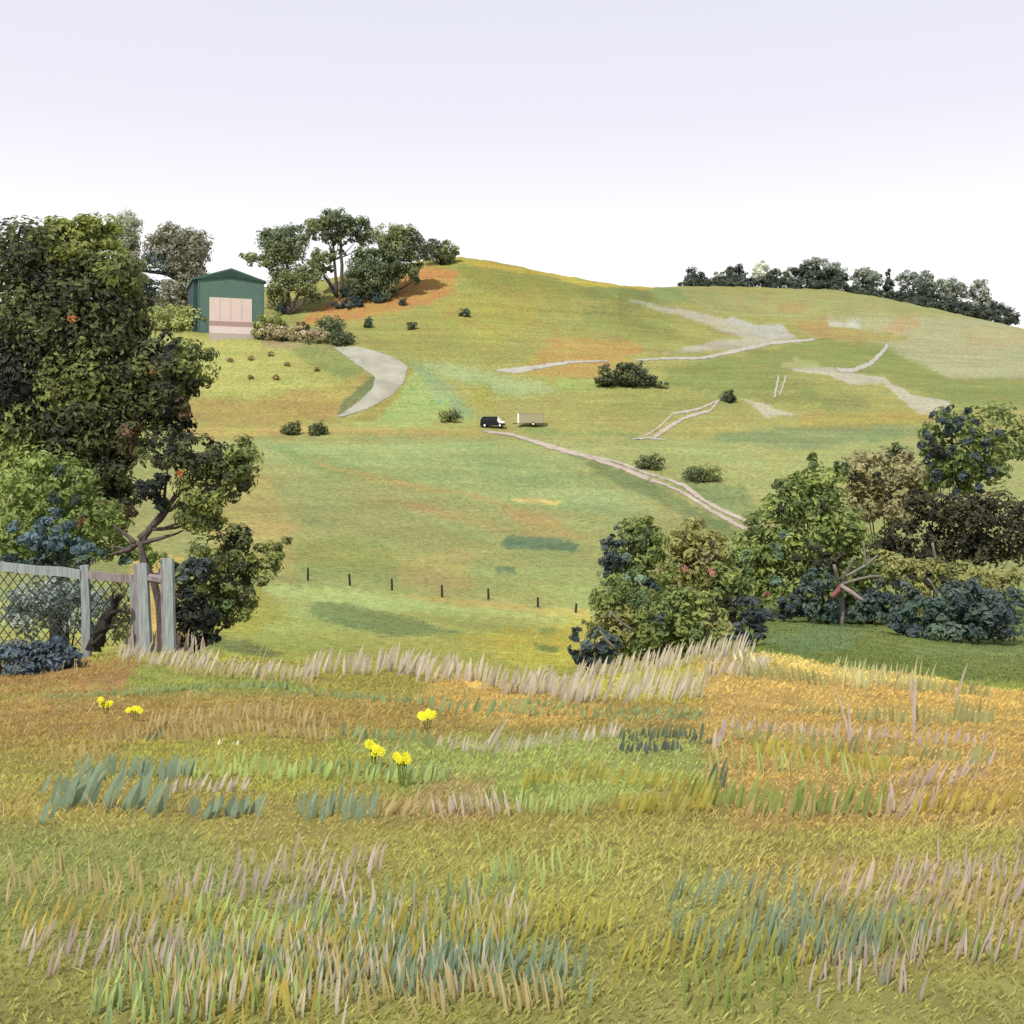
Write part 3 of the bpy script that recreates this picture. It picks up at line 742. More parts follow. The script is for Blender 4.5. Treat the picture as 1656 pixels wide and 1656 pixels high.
rp.add([(-4.8,-1.21,-1.1),(4.5,-1.21,-1.1),(4.6,-6.0,-3.1),(-5.1,-6.0,-3.1),(-4.8,-1.21,-4.5),(4.5,-1.21,-4.5),(4.6,-6.0,-5),(-5.1,-6.0,-5)],
       [(0,1,2,3),(4,7,6,5),(0,3,7,4),(1,5,6,2),(2,6,7,3),(0,4,5,1)]); rp.build('ramp', M_ramp, barn)
co = MB()
for k in (-hw + .12, hw - .12):
    co = MB(); co.box((k - .16, -.10, -4), (k + .16, -.003, he - .5)); co.build('corner_trim', M_barnroof, barn)

# ---- trees on the left skyline
FG = 'trees around the barn'
tree('skyline_tree', 'pale grey-green rounded tree rising behind the big dark evergreen', 'tree', 200, 275,
     [(205,365,24,24,'farg'), (195,388,26,20,'farg'), (210,395,18,14,'ridgel'), (200,380,24,30,'farg'), (212,425,24,24,'farbrown'), (222,470,20,20,'farbrown')], None, 4, M_darkbark, FG, leafpx=2.6)
tree('skyline_tree', 'broad brown-grey tree with tiered limbs left of the green barn', 'tree', 290, 268,
     [(280,382,28,20,'farbrown'), (312,395,30,24,'farbrown'), (256,395,24,18,'farbrown'), (290,410,42,18,'farbrown'), (318,415,22,16,'farbrown'), (260,418,34,10,'farblue'), (268,432,38,8,'farblue'),
      (300,435,32,16,'farbrown'), (300,470,22,34,'farbrown'), (275,480,20,28,'farbrown'), (310,440,24,14,'farbrown')],
     [(292,500), (291,440), (288,395)], 6, M_bluebark, FG, limbs=[([(290,452), (262,440), (222,438)], 4, 2)], leafpx=2.6)
tree('skyline_tree', 'small blue-grey tree in the gap between the dark evergreen and the barn', 'tree', 240, 272,
     [(240,460,22,14,'farblue'), (225,478,18,16,'farbrown'), (252,474,14,10,'farblue'), (235,486,18,10,'farbrown')], None, 2.5, M_bluebark, FG, leafpx=2.6)
tree('pine_tree', 'round-headed pine with pale fanned trunks just right of the barn', 'tree', 466, -508,
     [(446,385,26,20,'pine'), (478,384,26,20,'pine'), (458,398,38,26,'pine'), (462,412,34,16,'pinel'), (500,380,16,9,'pine'), (408,418,18,12,'pinel'), (434,424,20,10,'pinel'), (448,438,14,12,'pine'),
      (470,445,34,16,'pinel'), (452,470,20,30,'pinel'), (490,462,24,26,'pinel'), (506,440,18,18,'pinel'), (510,482,16,8,'pine')],
     [(466,505), (466,470), (466,440), (462,410)], 4, M_bark, FG, limbs=[([(467,505), (452,470), (440,445)], 3, 1.5), ([(468,505), (484,475), (496,450)], 3, 1.5), ([(468,508), (494,488), (504,470)], 2.5, 1.2)], leafpx=2.7)
tree('pine_tree', 'tallest flat-topped pine on the skyline with two bare pale trunks', 'tree', 545, -480,
     [(540,352,22,15,'pine'), (515,364,24,14,'pinel'), (545,366,34,16,'pine'), (530,384,24,12,'pined'), (548,390,12,8,'pine'), (575,362,24,14,'pine'), (590,372,16,14,'pine'), (580,384,22,8,'pined'), (592,392,12,6,'pinel'),
      (524,412,20,12,'pinel'), (520,426,22,10,'pinel'), (553,408,7,6,'pine')],
     [(544,470), (541,420), (537,380)], 3.0, M_bark, FG, limbs=[([(553,474), (553,430), (550,385)], 3.2, 2.2), ([(551,400), (566,386), (576,372)], 1.6, 1)], leafpx=2.7)
tree('leafy_tree', 'wide bushy olive tree at the top of the orange slope', 'tree', 620, -486,
     [(625,378,28,16,'pinel'), (650,375,22,12,'pinel'), (616,398,26,20,'pine'), (640,400,30,22,'pinel'), (590,425,26,22,'pine'), (612,430,30,26,'pine'), (580,450,20,26,'pine'), (600,455,30,26,'pine'), (635,430,26,24,'pine'), (625,465,18,20,'pine'), (588,472,20,14,'pined'),
      (660,385,22,12,'pined'), (672,400,24,18,'pined'), (643,438,14,16,'pined',-2), (665,430,16,18,'pine'), (672,452,12,9,'pine')],
     [(618,475), (620,440), (622,400)], 4, M_darkbark, FG, leafpx=2.7)
tree('leafy_tree', 'small tree at the right end of the left grove against the sky', 'tree', 715, -428,
     [(706,398,16,12,'pined'), (700,410,18,14,'pine'), (722,404,18,14,'pinel'), (735,410,12,9,'pinel'), (715,415,22,10,'pine')], None, 2.5, M_darkbark, FG, leafpx=2.5)
tree('leaning_tree', 'dark blue-grey leaning trunk with a tuft of leaves on the orange slope', 'tree', 545, -478,
     [(520,434,13,6,'navy'), (530,436,8,5,'navy'), (512,434,7,5,'navy')], [(540,470), (530,455), (519,438)], 3.2, M_bluebark, FG, leafpx=2.4)
shrub('low_shrub', 'flat blue-black thicket on the orange slope under the trees', 'bush', 562, -498,
      [(552,491,16,7,'navy'), (568,490,16,8,'navy'), (580,488,10,7,'navy'), (560,494,24,4,'navy')], leafpx=2.3)
for a in (('small teal bush at the foot of the pale pine trunks', 560, 471, 9, 11, 'teal', 'navy'),
          ('small blue-black bush under the wide olive tree', 614, 481, 11, 10, 'navy', 'teal'),
          ('dark rounded bush at the foot of the fanned pine', 456, 499, 10, 11, 'navy', 'teal'),
          ('little upright grey-green bush on the orange slope edge', 652, 487, 6, 8, 'teal', 'bush'),
          ('upright oval bush on the slope above the road', 595, 521, 7, 10, 'bush', 'teal'),
          ('small ragged bush on the slope right of the upright oval one', 666, 526, 8, 8, 'bush', 'pined'),
          ('lone dark bush high on the yellow hillside below the crest', 752, 505, 10, 8, 'bush', 'teal')):
    dotshrub('small_bush', a[0], *a[1:5], pal=a[5], pal2=a[6], group='small bushes on the left hill')
dotshrub('round_bush', 'round olive bush at the head of the grey road', 534, 528, 24, 20, 'bush', 'pine')
dotshrub('round_bush', 'low spreading bush overlapping the head of the road', 552, 548, 22, 12, 'bush', 'pined')
shrub('scrub', 'brownish scrub growing below the barn to the right of its door', 'bush', 465, 229,
      [(425,518,14,12,'hedge'), (440,536,24,12,'scrub'), (465,538,28,12,'scrub'), (495,540,28,13,'scrub'), (450,516,14,12,'bushl'), (454,526,12,7,'bush'), (488,528,13,6,'bush'),
       (424,545,10,5,'bush'), (458,547,10,5,'bush'), (483,545,10,6,'bush'), (418,535,10,12,'hedge'), (520,544,14,10,'scrub')], leafpx=2.6, base=ray(465,551,150))
shrub('hedge', 'clipped olive hedge left of the barn', 'hedge', 285, 240,
      [(252,512,20,16,'hedge'), (278,510,22,18,'hedge'), (304,512,22,17,'hedge'), (322,518,14,14,'hedge'), (285,525,44,10,'hedge')], leafpx=2.6, base=ray(285,535,150))
TG = 'brown tufts on the barn slope'
proto = None
for (a, b), lab in zip(((405,582), (437,575), (465,592), (511,600), (404,613), (447,613), (372,585)),
        ('left one of the upper row under the door', 'top one', 'middle one', 'farthest right, by the road', 'left one of the lower row', 'right one of the lower row', 'nearest the big dark tree')):
    p = ray(a, b, 100); L = 'brown grass tuft on the barn slope, ' + lab
    if proto is None:
        o = foliage('grass_tuft', [(a, b - 2, 6, 4, 'brown'), (a + 2, b - 3, 4, 4, 'scrub')], p[1], p, None, leafpx=2.4, dens=1.2)
        proto = tag(o, L, 'grass tuft', TG)
    else:
        o = proto.copy(); C.objects.link(o); o.location = p; o.rotation_euler.z = rng.random() * 6; o['label'] = L
# ---- bushes and vehicles around the fold of the field
dotshrub('field_bush', 'dark green bush at the field edge, left one of a pair', 470, 693, 17, 12, 'bush', 'oakdark')
dotshrub('field_bush', 'dark green bush at the field edge, right one of a pair', 514, 693, 16, 12, 'bush', 'oakdark')
dotshrub('field_bush', 'rounded olive bush left of the black van', 727, 672, 19, 12, 'bushl', 'bush')
dotshrub('field_bush', 'lone dark bush at the top end of the small track', 1178, 641, 13, 12, 'pined', 'oakdark')
dotshrub('field_bush', 'dark bush just above the dirt track', 1051, 747, 22, 14, 'bush', 'bush')
dotshrub('field_bush', 'long low bush right of the dirt track', 1135, 766, 32, 15, 'bush', 'bushl')
shrub('thicket', 'dense dark thicket in the middle of the far hillside', 'bush', 1015, 212,
      [(985,606,18,16,'pined'), (1010,602,20,16,'oakdark'), (1030,606,22,16,'pined'), (1000,616,36,9,'oakdark'), (1045,616,22,8,'pined'), (1068,622,16,5,'bush'), (972,612,12,8,'bush'), (1014,594,14,8,'bush')],
      leafpx=2.6, base=ray(1015,626,150))

M_black = mat_plain('black_paint', (26, 26, 28), 0.6, 0.35, 4, 0.1, bump=0.001)
M_white = mat_plain('white_paint_and_glare', (236, 234, 230), 0.8, 0.4, 4, 0.05, bump=0.001)  # also stands in for windscreen glare and the trailer's lit end
M_glass = mat_plain('dark_glass', (40, 44, 50), 0.5, 0.12, 4, 0.1, bump=0.0005)
M_tyre = mat_plain('tyre_rubber', (24, 24, 24), 0.7, 0.9, 20, 0.2)
M_tan = mat_plain('tan_box_paint', (190, 180, 146), 0.56, 0.95, 1.5, 0.04, bump=0.0)
def wheel(parent, x, y, r, w=.24):
    mb = MB(); mb.tube([(x, y - w/2, r), (x, y - w*.3, r), (x, y + w*.3, r), (x, y + w/2, r)], [r*.9, r, r, r*.9], 20); wv = mb.build('wheel', M_tyre, parent, smooth=False)
    mb = MB(); sgn = -1 if y < 0 else 1
    mb.tube([(x, y + sgn*(w/2 - .02), r), (x, y + sgn*(w/2 + .015), r)], [r*.55, r*.5], 16); mb.build('rim', M_white, wv)
vp = ray(797, 691.5, 150); VS = vp[1] / F
van = thing('van', 'black parked van with a white front corner at the start of the track', 'van', vp, math.radians(-4))
L = 40 * VS; H = 17.5 * VS
mb = MB(); mb.prism([(-L/2, .38), (L/2 - .1, .38), (L/2, .6), (L/2 - .02, 1.0), (L/2 - .75, 1.2), (L/2 - 1.3, H), (-L/2 + .5, H), (-L/2 + .1, H*.72)], -.92, .92); mb.build('body', M_black, van)
for y in (-.925, .925):
    mb = MB(); mb.prism([(-L/2 + .5, 1.15), (L/2 - 1.55, 1.15), (L/2 - 1.7, H - .18), (-L/2 + .65, H - .18)], y - .008, y + .008); mb.build('window', M_glass, van)
mb = MB(); a = (L/2 - .72, 1.22); b = (L/2 - 1.27, H - .03); mb.prism([(a[0], a[1]), (a[0] + .06, a[1] + .05), (b[0] + .06, b[1] + .04), (b[0], b[1])], -.8, .8); mb.build('windscreen', M_white, van)  # glare on the windscreen is painted in as white
mb = MB(); mb.prism([(L/2 - 1.0, .75), (L/2 - .02, .72), (L/2 + .02, 1.0), (L/2 - .74, 1.21), (L/2 - 1.22, H - .1), (L/2 - 1.3, 1.2)], -.97, -.925); mb.build('front_wing', M_white, van)
for x in (-L/2 + .8, L/2 - .85):
    for y in (-.82, .82): wheel(van, x, y, .36)
for y in (-.6, .6):
    mb = MB(); mb.tube([(L/2 - .05, y, .8), (L/2 + .02, y, .8)], [.13, .11], 12); mb.build('headlight', M_white, van)
tp = ray(858, 689, 150)
trl = thing('box_trailer', 'pale tan box trailer with its lit front end painted white beside the van', 'trailer', tp, math.radians(-3))
L2 = 42 * VS
mb = MB(); mb.box((-L2/2 + .3, -1.0, .5), (L2/2, 1.0, .5 + 15 * VS)); mb.build('box', M_tan, trl)
mb = MB(); mb.box((-L2/2, -1.02, .48), (-L2/2 + .297, 1.02, .52 + 15.5 * VS)); mb.build('lit_front_panel', M_white, trl)  # brightness of the lit end is put into this white panel
mb = MB(); mb.box((-L2/2 + .2, -1.03, .5 + 15 * VS + .003), (L2/2 + .05, 1.03, .58 + 15 * VS)); mb.build('roof', M_tan, trl)
mb = MB(); mb.tube([(-L2/2 + .05, 0, .45), (-L2/2 - .9, 0, .42)], .06, 8); mb.build('drawbar', M_tyre, trl)
for y in (-.9, .9): wheel(trl, .5, y, .36)

# ---- posts across the field
M_post = mat_plain('dark_post_wood', (66, 58, 54), 0.5, 0.9, 6, 0.3, stretch=(6, 6, 1))
NTH = ('leftmost', 'second from the left', 'third from the left', 'middle one', 'fifth from the left', 'second from the right', 'rightmost, next to the bushes')
proto = None
for k, (a, b, h) in enumerate(((498,939,21), (566,947,19), (634,955,19), (715,966,20), (790,970,18), (870,982,16), (931,991,15))):
    p = ray(a, b, 40); L = 'thin dark wooden post in the line across the field, ' + NTH[k]
    if proto is None:
        mb = MB(); hh = 21 * p[1] / F
        mb.tube([(0, 0, -.3), (.0, 0, hh*.4), (.02, 0, hh*.8), (.01, 0, hh), (.01, 0, hh + .015)], [.095, .09, .085, .08, .03], 8, .12); o = mb.build('fence_post', M_post)
        o.location = p; proto = tag(o, L, 'post', 'posts across the field'); p0 = h * p[1]
    else:
        o = proto.copy(); C.objects.link(o); o['label'] = L; o.location = p; o.scale = (1, 1, h * p[1] / p0)
    o.rotation_euler = ((rng.random()-.5)*.12, (rng.random()-.3)*.14, rng.random()*3)

# ---- trees along the far right ridge
RG = 'trees along the far right ridge'
def rtree(label, px, blobs, name='ridge_tree', dy=0, **kw):
    Y = 388 + dy
    return tree(name, label, 'tree', px, Y, blobs, None, 2, M_darkbark, RG, leafpx=2.6, **{'dens': 1.3, **kw})
rtree('dark dome-shaped tree at the left end of the far ridge', 1125, [(1124,446,16,15,'ridge'), (1130,455,16,12,'ridge'), (1116,456,10,12,'ridge')])
rtree('little grey bush at the very left tip of the far ridge row', 1105, [(1106,461,8,7,'ridgel')], 'ridge_bush')
rtree('dark rounded tree standing third along the far ridge', 1192, [(1190,440,15,14,'ridge'), (1196,450,16,12,'ridge'), (1182,452,12,12,'ridge')])
rtree('low tree with a pale crown between two dark domes on the far ridge', 1163, [(1166,446,9,9,'ridgel'), (1158,454,12,9,'ridge'), (1170,458,14,8,'ridge')])
rtree('pale faded tree rising behind the far ridge hedge', 1233, [(1232,432,10,9,'ridgexl'), (1234,444,14,11,'ridgexl'), (1224,446,10,8,'ridgexl'), (1232,440,12,14,'ridgexl')], dy=25, dens=1.6)
rtree('low dark tree right of the pale faded one on the far ridge', 1255, [(1258,448,18,12,'ridge'), (1242,454,16,10,'ridge')])
rtree('pale small tree tucked left of the wide layered cypress', 1278, [(1275,448,10,12,'ridgexl'), (1272,456,10,8,'ridgel')], dy=20)
shrub('hedge', 'long dark hedge running along the far right ridge', 'hedge', 1220, 380,
      [(1118+k*19, 461 + (k > 8) * (k - 8) * 1.0, 16, 11, 'ridge') for k in range(14)], leafpx=2.4)
rtree('wide layered grey-green cypress, largest on the far ridge', 1325, [(1295,438,20,9,'ridge'), (1325,426,24,8,'ridgel'), (1345,436,22,9,'ridgel'), (1318,440,34,9,'ridge'), (1350,450,22,12,'ridge'), (1310,454,30,10,'ridge'), (1340,462,26,9,'ridge')])
rtree('grey wide tree right of the layered cypress', 1400, [(1392,446,18,11,'ridgel'), (1412,452,16,13,'ridgel'), (1398,462,20,11,'ridge'), (1405,474,18,10,'ridge'), (1386,466,10,10,'ridgel')])
shrub('hedge', 'dark hedge stretch falling away along the right end of the far ridge', 'hedge', 1500, 383,
      [(1380+k*20, 474 + k * 3.3, 17, 12, 'ridge') for k in range(13)], leafpx=2.4)
rtree('narrow pointed conifer on the far ridge', 1437, [(1437,442,4,7,'ridge'), (1437,454,7,10,'ridge'), (1438,468,10,12,'ridge'), (1438,480,11,9,'ridge')], 'conifer')
rtree('broad pale grey tree right of the pointed conifer', 1475, [(1466,450,18,11,'ridgel'), (1490,450,20,11,'ridgel'), (1510,462,18,12,'ridgel')], dy=14)
rtree('dark heavy tree in front of the broad pale one on the ridge', 1478, [(1470,474,20,14,'ridge'), (1492,474,24,14,'ridge'), (1512,486,20,12,'ridge'), (1480,486,26,9,'ridge')])
rtree('pale rounded tree further right along the falling ridge', 1545, [(1538,462,18,14,'ridgel'), (1550,474,18,13,'ridgel'), (1530,476,16,12,'ridgel')], dy=12)
rtree('low dark bush filling the gap below the pointed conifer', 1425, [(1415,480,18,10,'ridge'), (1440,484,18,10,'ridge'), (1385,474,16,8,'ridge')], 'ridge_bush', dy=-4)
rtree('dark low tree on the falling end of the ridge', 1540, [(1530,492,18,10,'ridge'), (1552,498,20,11,'ridge'), (1570,506,16,9,'ridge')])
rtree('grey tree at the right end of the ridge', 1583, [(1582,468,14,18,'ridgel'), (1586,488,16,16,'ridgel'), (1602,500,18,16,'ridge'), (1628,512,20,15,'ridge')])

# ---- right: the bank of bushes
BG = 'bushes on the right bank'
shrub('bank_bush', 'speckled green tree-bush with dark oval leaves at the far right', 'bush', 1540, 58,
      [(1540,700,42,40,'greend'), (1560,750,44,44,'green'), (1515,740,28,34,'greend'), (1612,720,46,60,'greend'), (1535,780,36,26,'greend'),
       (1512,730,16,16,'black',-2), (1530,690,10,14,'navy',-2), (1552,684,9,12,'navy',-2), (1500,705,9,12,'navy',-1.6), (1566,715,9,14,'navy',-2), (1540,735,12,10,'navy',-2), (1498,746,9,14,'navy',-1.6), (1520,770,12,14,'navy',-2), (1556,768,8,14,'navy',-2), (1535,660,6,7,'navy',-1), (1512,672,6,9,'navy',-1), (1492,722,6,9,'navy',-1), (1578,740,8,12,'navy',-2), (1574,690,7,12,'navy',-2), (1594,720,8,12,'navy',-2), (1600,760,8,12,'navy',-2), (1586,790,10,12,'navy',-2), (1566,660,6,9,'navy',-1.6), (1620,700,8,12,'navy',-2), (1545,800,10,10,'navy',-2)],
      BG, leafpx=5.2)
shrub('bank_bush', 'dusty brown rounded bush behind the bright green one', 'bush', 1430, 64,
      [(1400,760,38,34,'umber'), (1440,760,42,38,'umber'), (1480,790,38,40,'umber'), (1430,815,50,40,'umber'), (1446,732,15,15,'pine'), (1382,774,9,7,'dkbrown',-2), (1420,774,9,10,'dkbrown',-2), (1436,804,8,6,'dkbrown',-2), (1400,800,30,40,'umber')], BG, leafpx=4.6)
shrub('bank_bush', 'heavy dark brown bush under the speckled one at the far right', 'bush', 1510, 54,
      [(1500,830,36,36,'dkbrown'), (1560,840,46,46,'dkbrown'), (1450,870,36,24,'dkbrown'), (1500,885,46,24,'dkbrown'), (1570,890,50,24,'dkbrown'), (1620,850,50,60,'dkbrown'), (1425,885,18,12,'dkbrown')], BG,
      twigs=[([(1516,920,2), (1512,898,2.2), (1508,878,2.3)], 3.5, 2)], leafpx=4.2)
shrub('bank_bush', 'large bright green bush in the centre of the right bank', 'bush', 1300, 50,
      [(1330,790,44,38,'green'), (1290,810,44,36,'green'), (1250,840,38,36,'green'), (1340,850,56,50,'green'), (1270,890,50,46,'green'), (1350,920,50,50,'green'), (1220,905,44,46,'green'), (1190,930,36,40,'green'), (1390,900,36,40,'green'), (1280,950,50,30,'green'), (1200,960,40,32,'greend'),
       (1310,752,13,18,'greend'), (1362,756,12,12,'pine'), (1262,784,16,12,'pine'), (1275,800,18,10,'pine'), (1300,815,14,16,'greend',-3), (1340,815,14,16,'greend',-3), (1245,830,12,9,'greend',-3), (1260,825,10,8,'black',-2.6), (1180,905,32,24,'green'), (1140,960,44,40,'greend'), (1310,990,44,22,'greend'), (1400,950,40,34,'green'), (1350,960,60,30,'greend'), (1290,900,16,12,'dkbrown',-3), (1382,860,14,18,'greend',-3), (1320,880,14,12,'bush',-3), (1210,908,10,16,'sage',-3), (1255,890,10,16,'sage',-3), (1170,936,9,16,'sage',-2.6), (1252,940,12,14,'sage',-3), (1330,818,6,8,'dkbrown',-3.4), (1300,770,18,12,'green'),
       (1265,864,6,4,'blueleaf',-3.4), (1240,960,7,5,'pink',-3), (1310,985,30,14,'greend')], BG, leafpx=4.6)
shrub('bank_bush', 'olive-brown bush where the dirt track meets the bank', 'bush', 1125, 44,
      [(1120,868,40,26,'olive'), (1150,885,26,26,'olive'), (1100,890,30,28,'olive'), (1140,910,30,30,'umber'), (1110,925,40,36,'olive'), (1150,955,34,28,'olive'), (1170,930,34,40,'green'), (1090,940,40,40,'olive'), (1180,955,40,40,'greend'), (1195,985,30,26,'greend'), (1106,918,6,7,'pink',-3), (1150,928,6,8,'pink',-3), (1150,884,8,8,'rust',-2.4)], BG,
      twigs=[([(1080,940,2.3), (1072,925,2.4), (1066,916,2.4)], 2, 1.2)], leafpx=4.4)
shrub('bank_bush', 'dark ragged bush at the end of the dirt track', 'bush', 1232, 53,
      [(1232,868,18,16,'teal'), (1222,876,14,10,'black'), (1240,872,12,14,'black')], BG, leafpx=4.2, base=ground_at(1232, 53))
shrub('bank_bush', 'green bush with blue-black finger sprays on its left side', 'bush', 1020, 37,
      [(1035,862,36,28,'greend'), (1015,850,10,16,'greend'), (1050,880,26,40,'green'), (1020,900,36,40,'greend'), (1050,930,40,40,'green'), (1010,940,36,36,'sage'), (1048,868,10,14,'bush',-2),
       (995,905,30,14,'navy',-1.2), (978,890,8,20,'navy',-1), (1000,872,8,20,'navy',-1), (988,880,7,18,'navy',-1), (1020,955,30,26,'sage',-1.4), (985,915,18,14,'navy',-1.2), (1045,960,30,20,'teal',-1.5)], BG,
      twigs=[([(1052,968,2), (1040,950,2.2), (1032,938,2.2)], 2.2, 1.4)], leafpx=4.6)
shrub('bank_bush', 'broad olive bush at the bottom left of the bank', 'bush', 1060, 30,
      [(990,965,38,36,'greend'), (1000,1010,44,40,'olive'), (1060,985,50,40,'greend'), (1120,985,44,36,'green'), (1050,1030,60,36,'greend'), (1120,1030,60,34,'greend'), (1150,1010,36,30,'olive'), (990,1040,40,26,'olive'), (1070,1000,10,7,'navy',-1.8), (1150,1000,8,8,'dkbrown',-1.4)], BG,
      twigs=[([(1025,1020,1.7), (1005,1008,1.8), (985,988,1.8)], 2, 1.2)], leafpx=4.8)
shrub('bank_bush', 'spiky blue-black bush at the left foot of the bank', 'bush', 965, 24.4,
      [(976,1036,26,22,'navy'), (955,1044,26,12,'navy'), (965,1062,34,14,'navy'), (930,1026,8,16,'navy'), (945,1050,18,8,'navy'), (926,1050,7,14,'navy'), (935,1070,16,9,'navy'), (950,1010,10,6,'greend'), (985,1060,18,14,'teal')], BG,
      twigs=[([(996,1050,.7), (980,1034,.8), (970,1020,.8)], 2.2, 1.6)], leafpx=4.8)
shrub('bank_bush', 'dark navy bush hanging over the centre of the grass ridge', 'bush', 1215, 32,
      [(1210,988,30,24,'navy'), (1200,1015,18,20,'navy'), (1222,1010,18,15,'navy'), (1165,974,18,11,'dkbrown'), (1180,988,16,13,'dkbrown'), (1206,1032,24,13,'navy'), (1190,1026,18,11,'navy'), (1228,1024,18,10,'navy')], BG, leafpx=4.4)
shrub('bank_bush', 'small black-brown bush beside the bare grey branches', 'bush', 1340, 45.5,
      [(1345,912,26,20,'dkbrown'), (1318,912,14,9,'dkbrown'), (1322,935,26,24,'teal'), (1310,955,24,16,'navy'), (1325,985,34,18,'teal'), (1258,990,28,15,'navy'), (1296,988,28,14,'navy'), (1280,978,22,12,'navy')], BG, leafpx=4.4)
shrub('bank_bush', 'pale olive bush with dark spots below the heavy brown one', 'bush', 1510, 50,
      [(1470,925,36,22,'olive'), (1520,930,40,26,'olive'), (1570,935,36,28,'olive'), (1480,950,40,20,'olive'), (1440,915,34,26,'olive'), (1400,925,30,26,'green'), (1500,934,9,9,'black',-1.6), (1530,936,8,6,'black',-1.6), (1475,936,5,5,'black',-1.5), (1610,945,40,30,'olive')], BG,
      twigs=[([(1516,965,1.6), (1508,945,1.8), (1500,935,1.8)], 2.4, 1.8)], leafpx=4.4)
shrub('bank_bush', 'long blue-green bush at the right edge above the green slope', 'bush', 1540, 41.5,
      [(1560,965,40,28,'navy'), (1500,985,44,20,'teal'), (1560,995,44,24,'teal'), (1450,1000,36,16,'teal'), (1460,1010,30,10,'navy'), (1620,985,50,36,'navy'), (1520,1006,40,14,'teal'), (1540,1020,70,14,'teal'), (1480,1016,44,12,'navy'), (1600,1018,50,16,'navy')], BG, leafpx=4.6)
shrub('bank_bush', 'low dark blue-green bush beneath the bare branches', 'bush', 1400, 47,
      [(1445,958,36,20,'navy'), (1410,978,40,14,'teal'), (1360,982,34,12,'teal'), (1430,985,40,14,'navy'), (1470,968,26,14,'navy'), (1400,968,20,9,'navy'), (1400,994,50,10,'teal'), (1350,994,30,10,'teal')], BG, leafpx=4.4)
BTY = 45.0
bb = ground_at(1362, BTY); bt = thing('bare_tree', 'bare forked grey branches standing among the right-hand bushes', 'dead tree', bb)
mb = MB(); s30 = BTY / F
limb(mb, [bb - (0,0,.2), wpt(1362,975,BTY), wpt(1361,945,BTY-.3)], 4*s30, 4*s30, 8, 5)
limb(mb, [wpt(1361,962,BTY-.2), wpt(1354,935,BTY-.7), wpt(1349,914,BTY-1)], 4*s30, 2.4*s30, 7, 6)
limb(mb, [wpt(1362,950,BTY-.3), wpt(1370,925,BTY-.9), wpt(1380,902,BTY-1.1)], 3.6*s30, 2*s30, 7, 6); mb.build('trunk', M_twig, bt, bb, True)
for P, r in (([(1368,932), (1392,920), (1420,898)], 2.8), ([(1400,914), (1398,895), (1396,876)], 2.4), ([(1364,944), (1398,933), (1428,932)], 2.6)):
    mb = MB(); limb(mb, [wpt(a, b, BTY-.9) for a, b in P], r*s30, 1.6*s30, 6, 6); mb.build('branch', M_twig, bt, bb, True)
M_pinkwood = mat_plain('pink_wood', (190, 168, 162), 0.52, 0.85, 4, 0.2)
M_redwood = mat_plain('red_heartwood', (160, 104, 98), 0.5, 0.9, 4, 0.25)
mb = MB(); limb(mb, [wpt(1360,946,BTY-.8), wpt(1376,958,BTY-1), wpt(1396,972,BTY-1.1)], 4*s30, 2.6*s30, 9, 6)
tag(mb.build('broken_limb', M_pinkwood, bt, bb, True), 'pale pink broken limb')
mb = MB(); limb(mb, [wpt(1345,966,BTY-.9), wpt(1354,957,BTY-.7), wpt(1361,948,BTY-.5)], 3.5*s30, 5*s30, 10, 6, .5)
tag(mb.build('stub', M_redwood, bt, bb, True), 'split red stub')

# ---------------------------------------------------------------- grass
def blades(P, H, W, lean, col, bend=0.25, yaw=0.7):
    """P (n,3) feet; H, W metres; lean in x per height; col (n,3)"""
    n = len(P)
    a = (rng.random(n) - 0.5) * 2 * yaw
    side = np.stack([np.cos(a), np.sin(a), np.zeros(n)], 1)
    dirn = np.stack([lean, (rng.random(n) - .5) * .4, np.ones(n)], 1)
    bd = np.stack([np.sign(lean + 1e-3) * bend * rng.random(n), (rng.random(n) - .6) * bend, -0.1 * np.ones(n)], 1)
    lv = np.array([0, .35, .7, 1.0]); wd = np.array([.62, 1.0, .72, .08])
    V = np.zeros((n, 4, 2, 3))
    for k in range(4):
        c = P + dirn * (H * lv[k])[:, None] + bd * (H * lv[k]**2)[:, None]
        h = side * (W * wd[k] / 2)[:, None]
        V[:, k, 0] = c - h; V[:, k, 1] = c + h
    i = np.arange(n)[:, None] * 8
    q = np.concatenate([i + np.array([2*k, 2*k+1, 2*k+3, 2*k+2]) for k in range(3)])
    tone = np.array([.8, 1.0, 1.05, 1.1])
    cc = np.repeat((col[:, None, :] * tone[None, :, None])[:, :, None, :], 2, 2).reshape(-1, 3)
    return V.reshape(-1, 3), q, cc

